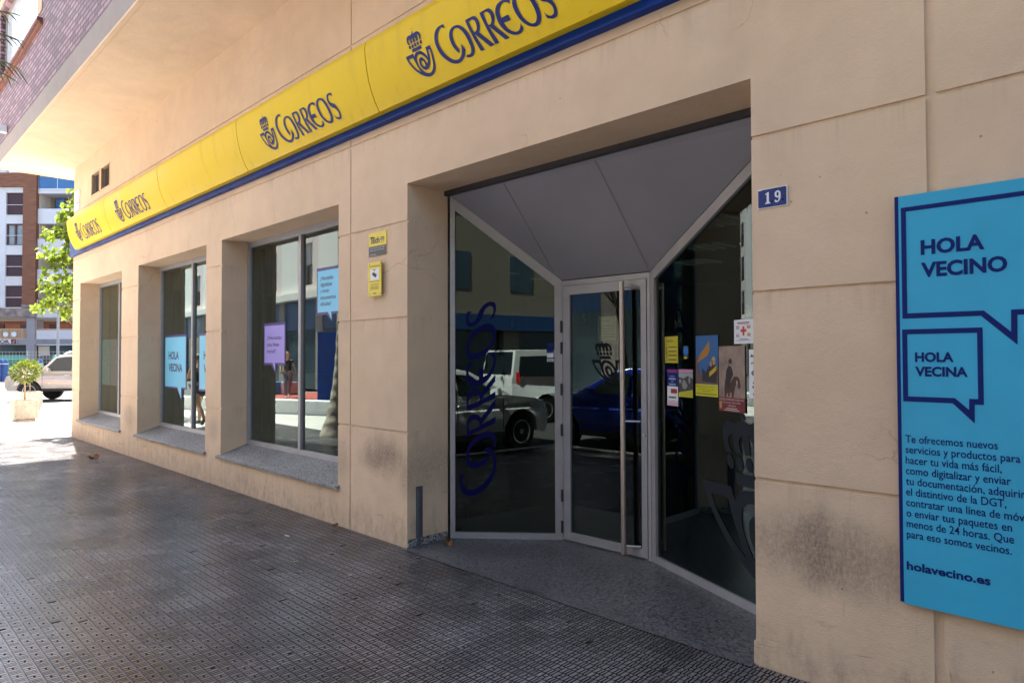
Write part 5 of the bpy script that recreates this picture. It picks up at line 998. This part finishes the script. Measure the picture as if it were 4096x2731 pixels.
tk = fill([[(PX(50), PZ(1369)), (PX(53), PZ(1370.5)), (PX(57), PZ(1364)), (PX(63), PZ(1361.5)), (PX(63), PZ(1362.5)), (PX(58), PZ(1365.5)), (PX(53.5), PZ(1372))]])
decal('tick_mark', tk, lambda a, b_, d=0: L2W(a, -0.095, b_), M_['white'], sgo)

# fence, bins, lamp post in front of the block
def DP(px, dep, z=0.0): return Vector((0, CAMY, 0))+Vector((-sy, cy, 0))*dep+Vector((cy, sy, 0))*((px-2048)/2731*dep)+Vector((0, 0, z))
t = empty('mesh_fence', 'wire mesh site fence standing in front of the shopfront', 'fence', DP(100, 53)); iv = Matrix.Translation(-DP(100, 53))
b = MB()
for k in range(8): b.beam(DP(-260, 53, .12+k*.27), DP(330, 53, .12+k*.27), .022, .022)
for k in range(44): b.beam(DP(-260+k*13.5, 53, .05), DP(-260+k*13.5, 53, 2.05), .010, .010)
o = b.build('wire_mesh', rimm, t); o.matrix_parent_inverse = iv
b = MB()
for px in (-230, -60, 110, 280): b.tube([DP(px, 53, 0), DP(px, 53, 2.1)], .025, 8); p = DP(px, 53); b.box(p.x-.3, p.x+.3, p.y-.12, p.y+.12, 0, .14)
o = b.build('post', rimm, t); o.matrix_parent_inverse = iv
binb = mat('bin_blue', (0.04, 0.11, 0.33), 0.35, 0, 0.08)
for i, px in enumerate((3, 22, 125, 161)):
    t = empty('recycling_bin', ['blue domed bin cut off by the left edge', 'blue domed bin second from the left edge behind the planter bushes', 'blue domed bin half hidden behind the bushes', 'blue domed bin showing just above the off-roader bonnet'][i], 'bin', DP(px, 45), 0, 'blue domed bins behind the planters')
    b = MB(); b.lathe((0, 0, 0), [(.15, 0), (.16, .1), (.165, 1.15), (.15, 1.3), (.11, 1.4), (.05, 1.46)], 18); b.build('body', binb, t, smooth=True)
    b = MB(); b.box(-.09, .09, -.172, -.15, .95, 1.06); b.build('slot', M_['black'], t)
    b = MB(); b.lathe((0, 0, 0), [(.168, 1.12), (.172, 1.13), (.172, 1.17), (.168, 1.18)], 18); b.build('band', M_['white'], t)
grn = mat('green_container', (0.05, 0.30, 0.18), 0.4, 0, 0.1)
for px, d, w, lab in ((262, 47, .62, 'green waste container behind the off-roader roof'), (40, 56, 1.1, 'long green waste container behind the fence at the left')):
    t = empty('waste_container', lab, 'container', DP(px, d), rad(45), 'green waste containers'); b = MB(); b.hexa([(-w*.9, -.45, .15), (w*.9, -.45, .15), (w*.9, .45, .15), (-w*.9, .45, .15)], [(-w, -.55, 1.3), (w, -.55, 1.3), (w, .55, 1.3), (-w, .55, 1.3)]); b.build('body', grn, t, bevel=.03)
    b = MB(); b.hexa([(-w-.03, -.6, 1.31), (w+.03, -.6, 1.31), (w+.03, .6, 1.31), (-w-.03, .6, 1.31)], [(-w+.05, -.3, 1.72), (w-.05, -.3, 1.72), (w-.05, .3, 1.72), (-w+.05, .3, 1.72)]); b.build('lid', grn, t, bevel=.05)
    b = MB()
    for x in (-w*.8, w*.8):
        for y in (-.4, .4): b.lathe((x, y, .1), [(.1, -.03), (.1, .03)], 12, 1)
    b.build('wheel', M_['rubber'], t)
t = empty('street_lamp', 'slim grey lamp post behind the plane tree leaves', 'lamp post', DP(231, 40)); b = MB()
b.lathe((0, 0, 0), [(.12, 0), (.12, .5), (.075, .55), (.06, 7.5)], 14); b.build('pole', mat('lamp_grey', (0.30, 0.32, 0.36), 0.4, 0.3), t, smooth=True)
b = MB(); b.tube([(0, 0, 7.45), (.3, 0, 7.75), (1.2, 0, 7.85)], .04, 8); b.build('arm', rimm, t); b = MB(); b.hexa([(.9, -.12, 7.78), (1.5, -.12, 7.78), (1.5, .12, 7.78), (.9, .12, 7.78)], [(.95, -.08, 7.9), (1.45, -.08, 7.9), (1.45, .08, 7.9), (.95, .08, 7.9)]); b.build('lantern', rimm, t)

# ------------------------------------------------------------------ what the windows mirror: the plaza and the other side of the street
pinkw = mat('pale_pink_render', (0.70, 0.58, 0.54), 0.9, 0, 0.04, 0.6); palew = mat('pale_cream_render', (0.76, 0.72, 0.66), 0.9, 0, 0.04, 0.6)
shopd = mat('dark_shopfront', (0.05, 0.08, 0.10), 0.15, 0, 0.2, 0.5); shopb = mat('blue_shop_fascia', (0.02, 0.07, 0.20), 0.4, 0, 0.1)
ob = empty('opposite_building', 'pink and cream building across the plaza with small balconies, mirrored in the windows', 'building', (-29, -12.2, 0), rad(4))
b = MB()
def nb(m): 
    o = b.build(m[0], m[1], ob); return o
b = MB()
for k in range(16):
    x = -48.8+k*4.4; b.box(x, x+2.0, 0, -0.12, 4.7, 15)
nb(('cream_bay', palew))
b = MB()
for k in range(16):
    x = -48.8+k*4.4+2.0
    b.box(x, x+.55, -.0, -.1, 4.7, 15); b.box(x+1.75, x+2.4, 0, -.1, 4.7, 15)
    for fl in range(4): z = 4.7+fl*2.9; b.box(x+.55, x+1.75, 0, -.1, z, z+.35); b.box(x+.55, x+1.75, 0, -.1, z+2.4, z+2.9)
b.box(-48.8, 21.6, -.35, -12, 0, 15); nb(('pink_wall', pinkw))
b = MB(); b.box(-49, 21.8, .35, -.1, 4.35, 4.7); nb(('ledge', palew))
b = MB()
for k in range(16):
    x = -48.8+k*4.4; b.box(x-.3, x+.35, 0, -.34, 0, 4.35)
nb(('pillar', mat('stone_pillar', (0.33, 0.28, 0.25), 0.8, 0, 0.1)))
b = MB(); b.box(-48.4, 21.5, -.12, -.2, 0, 2.9); nb(('shop_shutter', shopd)); b = MB(); b.box(-48.4, 21.5, -.08, -.2, 2.901, 4.34); nb(('shop_fascia', shopb))
for k in range(3, 16):
    for fl in range(3):
        x = -48.8+k*4.4+2.55; z = 5.05+fl*2.9; b = MB(); b.box(x, x+.06, -.16, -.28, z, z+2.05); b.box(x+1.14, x+1.2, -.16, -.28, z, z+2.05); b.box(x+.06, x+1.14, -.16, -.28, z+1.99, z+2.05); b.box(x+.57, x+.63, -.16, -.28, z, z+1.99)
        o = b.build('balcony_window', mat('win_frame', (0.5, 0.48, 0.46), 0.5, 0, 0) if k+fl == 3 else bpy.data.materials['win_frame'], ob)
        b = MB(); b.box(x+.06, x+1.14, -.24, -.3, z, z+1.0); b.build('pane', shopd, o); b = MB(); b.box(x+.06, x+1.14, -.2, -.3, z+1.0, z+1.99); b.build('roller_blind', white, o)
        b = MB()
        for q in range(9): b.box(x+.02+q*.145, x+.035+q*.145, -.02, -.035, z, z+.95)
        b.box(x, x+1.2, -.015, -.04, z+.95, z+.98); b.build('railing', fr_d, o)
ab2 = empty('facing_building', 'beige building facing the entrance across the road, mirrored in the door glass', 'building', (2, -17.5, -0.13))
b = MB(); b.box(-16, 26, 0, -12, 3.4, 14)
for k in range(10): b.box(-16+k*4.6, -15.2+k*4.6, .1, -.4, 0, 3.4)
b.build('wall', mat('ochre_render', (0.30, 0.25, 0.17), 0.9, 0, 0.06, 0.5), ab2); b = MB(); b.box(-15.9, 25.9, -.2, -.3, 0, 3.39); b.build('shop_window', shopd, ab2); b = MB(); b.box(-15.9, 25.9, .3, -.19, 2.75, 3.38); b.build('fascia', shopb, ab2)
for fl in range(3):
    for k in range(13):
        b = MB(); x = -15+k*3.2; b.box(x, x+1.2, .02, -.02, 4.4+fl*3, 5.9+fl*3); b.build('window', shopd, ab2)
# plaza furniture
wl = MB()
pa, pb = Vector((-14.9, -5.9, 0)), Vector((-24.5, -2.45, 0))
wl.beam(pa+Vector((0, 0, .19)), pb+Vector((0, 0, .19)), .45, .38); o = tag(wl.build('bench_wall', M_['white'], bevel=.02), 'long low white bench wall on the plaza, mirrored in the window', 'bench wall')
for i, (x, y, c, lab) in enumerate(((-26.6, -9.4, (.45, .30, .38), 'pink cube seat on the red play surface'), (-27.2, -9.2, (.06, .22, .38), 'blue cube seat on the red play surface'), (-24.6, -9.9, (.60, .27, .03), 'orange cube seat on the red play surface'), (-25.6, -10.6, (.62, .5, .05), 'yellow cube seat behind the orange one'))):
    b = MB(); b.box(-.28, .28, -.28, .28, 0.008, .52); o = b.build('cube_seat', mat('cube_paint_%d' % i, c, .5), bevel=.04); o.location = (x, y, 0); o.rotation_euler[2] = .3*i; tag(o, lab, 'seat', 'painted cube seats')
ground_sheet('play_surface', [(-27.4, -11.5), (-19.5, -11), (-19.2, -8.0), (-27.4, -6.6)], 0.006, mat('red_rubber_ground', (0.40, 0.05, 0.03), 0.8, 0, 0.06))
# pillar box like parcel kiosk
t = empty('parcel_kiosk', 'tall dark blue kiosk with a white posthorn beyond the palm, mirrored in the window', 'kiosk', (-20.6, -8.3, 0), rad(-50)); b = MB(); b.box(-.8, .8, -.3, .3, 0, 2.4); b.build('body', M_['blue'], t, bevel=.03)
decal('emblem', ([(-(p[0]-.68)*1.0, (p[1]-3.65)*1.0+1.9) for p in embg[0]], embg[1]), plane((0, .306, 0), (1, 0, 0), (0, 0, 1)), M_['white'], t)
t = empty('street_lamp', 'thin pale lamp post on the plaza, mirrored in the window nearest the door', 'lamp post', (-18.5, -6.9, 0)); b = MB(); b.lathe((0, 0, 0), [(.09, 0), (.06, .4), (.05, 5.5)], 12); b.build('pole', white, t); b = MB(); b.lathe((0, 0, 0), [(.08, 5.5), (.2, 5.55), (.22, 5.8), (.05, 5.95)], 12); b.build('lantern', M_['darkmetal'], t)

# ------------------------------------------------------------------ leaves and litter on the ground
def dry(x, y, s, rz, lab):
    b = MB()
    pts = []; n = 26
    for k in range(n):
        a = 2*math.pi*k/n; r = s*(0.55+0.42*abs(math.sin(2.5*a+.4))**1.5)*(1.15 if math.cos(a) > 0 else .8)
        pts.append((r*math.cos(a), r*math.sin(a), .018+.35*s*math.sin(a*2+rz)+.25*s*math.cos(3*a)))
    b.add([(0, 0, .012)]+pts, [(0, k+1, (k+1) % n+1) for k in range(n)]); b.tube([(-s*.6, 0, .02), (-s*1.5, .2*s, .03)], .0025, 5)
    o = b.build('dry_leaf', M_['leaf_dry']); o.location = (x, y, 0.012); o.rotation_euler[2] = rz; tag(o, lab, 'leaf', 'dry fallen leaves')
dry(-4.39, 0.30, .058, .3, 'curled brown leaf on the granite by the left entrance screen'); dry(-12.03, -.48, .085, 1.9, 'curled brown leaf on the paving near the far sunlit edge'); dry(-5.55, -.07, .03, 2.5, 'small brown leaf scrap at the foot of the window pier')
b = MB(); b.tube([(0, 0, .006), (.05, .012, .006)], .0045, 8); o = b.build('cigarette_end', M_['white']); o.location = (-5.62, -.52, 0); tag(o, 'white cigarette end lying on the paving near the pier', 'litter')

# ------------------------------------------------------------------ passers-by on the plaza, seen in the window glass
def skinned(name, chains, m, parent, root=0, sub=2):
    """one continuous surface grown round joints: chains = lists of (x, y, z, radius); equal points are shared"""
    me = bpy.data.meshes.new(name); bm = bmesh.new(); ly = bm.verts.layers.skin.verify(); seen = {}
    for ch in chains:
        prev = None
        for p in ch:
            k = tuple(round(a, 4) for a in p[:3])
            if k not in seen: v = bm.verts.new(p[:3]); r = p[3] if isinstance(p[3], tuple) else (p[3], p[3]); v[ly].radius = r; v[ly].use_root = len(seen) == root; seen[k] = v
            v = seen[k]
            if prev is not None and prev is not v and not bm.edges.get((prev, v)): bm.edges.new((prev, v))
            prev = v
    bm.to_mesh(me); bm.free(); o = bpy.data.objects.new(name, me); S.collection.objects.link(o); me.materials.append(m); o.parent = parent
    sk = o.modifiers.new('skin', 'SKIN'); sk.use_smooth_shade = True; sk.branch_smoothing = 0.4
    ss = o.modifiers.new('sub', 'SUBSURF'); ss.levels = sub; ss.render_levels = sub
    return o
skinm = mat('skin', (0.42, 0.22, 0.14), 0.55, 0, 0.06)
def person(label, loc, rz, top, bottom, hairm, shoe, female):
    t = empty('person', label, 'person', loc, rz); H = 1.0 if female else 1.07; K = lambda *a: (a[0]*H, a[1]*H, a[2]*H, a[3]*H)
    pel, sp1, ch_, nk = K(0, 0, .90, .115), K(.01, 0, 1.06, .105), K(.02, 0, 1.22, .12), K(.02, 0, 1.385, .05)
    hd = [nk, K(.03, 0, 1.44, .055), K(.045, 0, 1.50, .082), K(.045, 0, 1.575, .085), K(.04, 0, 1.63, .05)]
    legs = []
    for sg, kx, kz, ax, az, tx, tz in ((1, .24, .50, .20, .09, .34, .03), (-1, -.10, .48, -.44, .17, -.36, .05)):
        legs.append([pel, K(.0, sg*.085, .84, .088), K(kx*.55, sg*.09, .84-(.84-kz)*.5, .075), K(kx, sg*.09, kz, .056), K((kx+ax)/2-.02, sg*.09, (kz+az)/2+.03, .05), K(ax, sg*.09, az, .034), K(tx, sg*.095, tz, .026)])
    arms = []
    for sg, ex, wx in ((1, -.14, -.02), (-1, .12, .26)):
        hx, hz = wx+.05, .94; sh = K(.02, sg*.155, 1.32, .052); wr_ = K(wx, sg*.23, 1.0, .026); palm = K(hx, sg*.235, hz, .03)
        arms.append([ch_, sh, K(ex, sg*.205, 1.12, .038), wr_, palm])
        for q in range(4): arms.append([palm, K(hx+.03, sg*.235+(q-1.5)*.018, hz-.05, .0095), K(hx+.045, sg*.235+(q-1.5)*.019, hz-.092+.006*abs(q-1), .0085)])
        arms.append([palm, K(hx+.045, sg*.20, hz-.015, .0105), K(hx+.062, sg*.185, hz-.045, .009)])
    skinned('body', [[pel, sp1, ch_, nk]]+[hd]+legs+arms+[[hd[2], K(.125, 0, 1.505, .014)]], skinm, t)
    g_ = 1.16
    skinned('top', [[K(0, 0, .97, .118*g_), K(.01, 0, 1.08, .108*g_), K(.02, 0, 1.22, .122*g_), K(.02, 0, 1.335, .075)], [K(.02, 0, 1.22, .122*g_), K(.02, .14, 1.32, .06)], [K(.02, 0, 1.22, .122*g_), K(.02, -.14, 1.32, .06)]]+([] if female else [[K(.02, .14, 1.32, .06), K(-.06, .19, 1.21, .058)], [K(.02, -.14, 1.32, .06), K(.07, -.19, 1.21, .058)]]), top, t, 1)
    cut = 3 if female else 6
    skinned('shorts' if female else 'trousers', [[(p[0], p[1], p[2], p[3]*1.2+.008) for p in L_[:cut]] for L_ in legs], bottom, t)
    if female: skinned('hair', [[K(.01, 0, 1.63, .07), K(-.005, 0, 1.56, .095), K(-.05, 0, 1.47, .07), K(-.08, 0, 1.36, .05), K(-.085, 0, 1.25, .03)]], hairm, t)
    else: skinned('hair', [[K(.03, 0, 1.655, .055), K(.015, 0, 1.60, .09), K(-.015, 0, 1.53, .06)]], hairm, t)
    b = MB(); 
    for x, z in ((.128, 1.545), (.128, 1.545)): pass
    for sg in (-1, 1): b.lathe((.122*H, sg*.032*H, 1.548*H), [(.003, -.004), (.009, 0), (.003, .004)], 8, 0)
    b.build('eyes', M_['black'], t); b = MB(); b.box(.118*H, .124*H, -.022, .022, 1.468*H, 1.474*H); b.build('mouth', mat('lip', (.30, .10, .08), .5, 0, 0), t)
    for L_ in legs:
        a, c = L_[-2], L_[-1]; skinned('shoe', [[(a[0]-.045, a[1], a[2]-.045, .036), (a[0]+.03, a[1], a[2]-.035, .045), (c[0]+.0, c[1], c[2]+.008, .04), (c[0]+.07, c[1], c[2]+.0, .03)]], shoe, t)
    return t
person('woman in black vest and dark shorts walking, mirrored in the middle window', (-16.2, -1.95, 0.0), rad(176), M_['black'], mat('dark_shorts', (.03, .04, .07), .8), mat('brown_hair', (.05, .025, .014), .5), M_['black'], True)
person('man in black shirt and grey trousers walking by the play surface', (-24.4, -8.2, 0.0), rad(20), M_['black'], mat('grey_trousers', (.16, .17, .20), .8), M_['black'], mat('pale_shoe', (.4, .4, .42), .6), False)
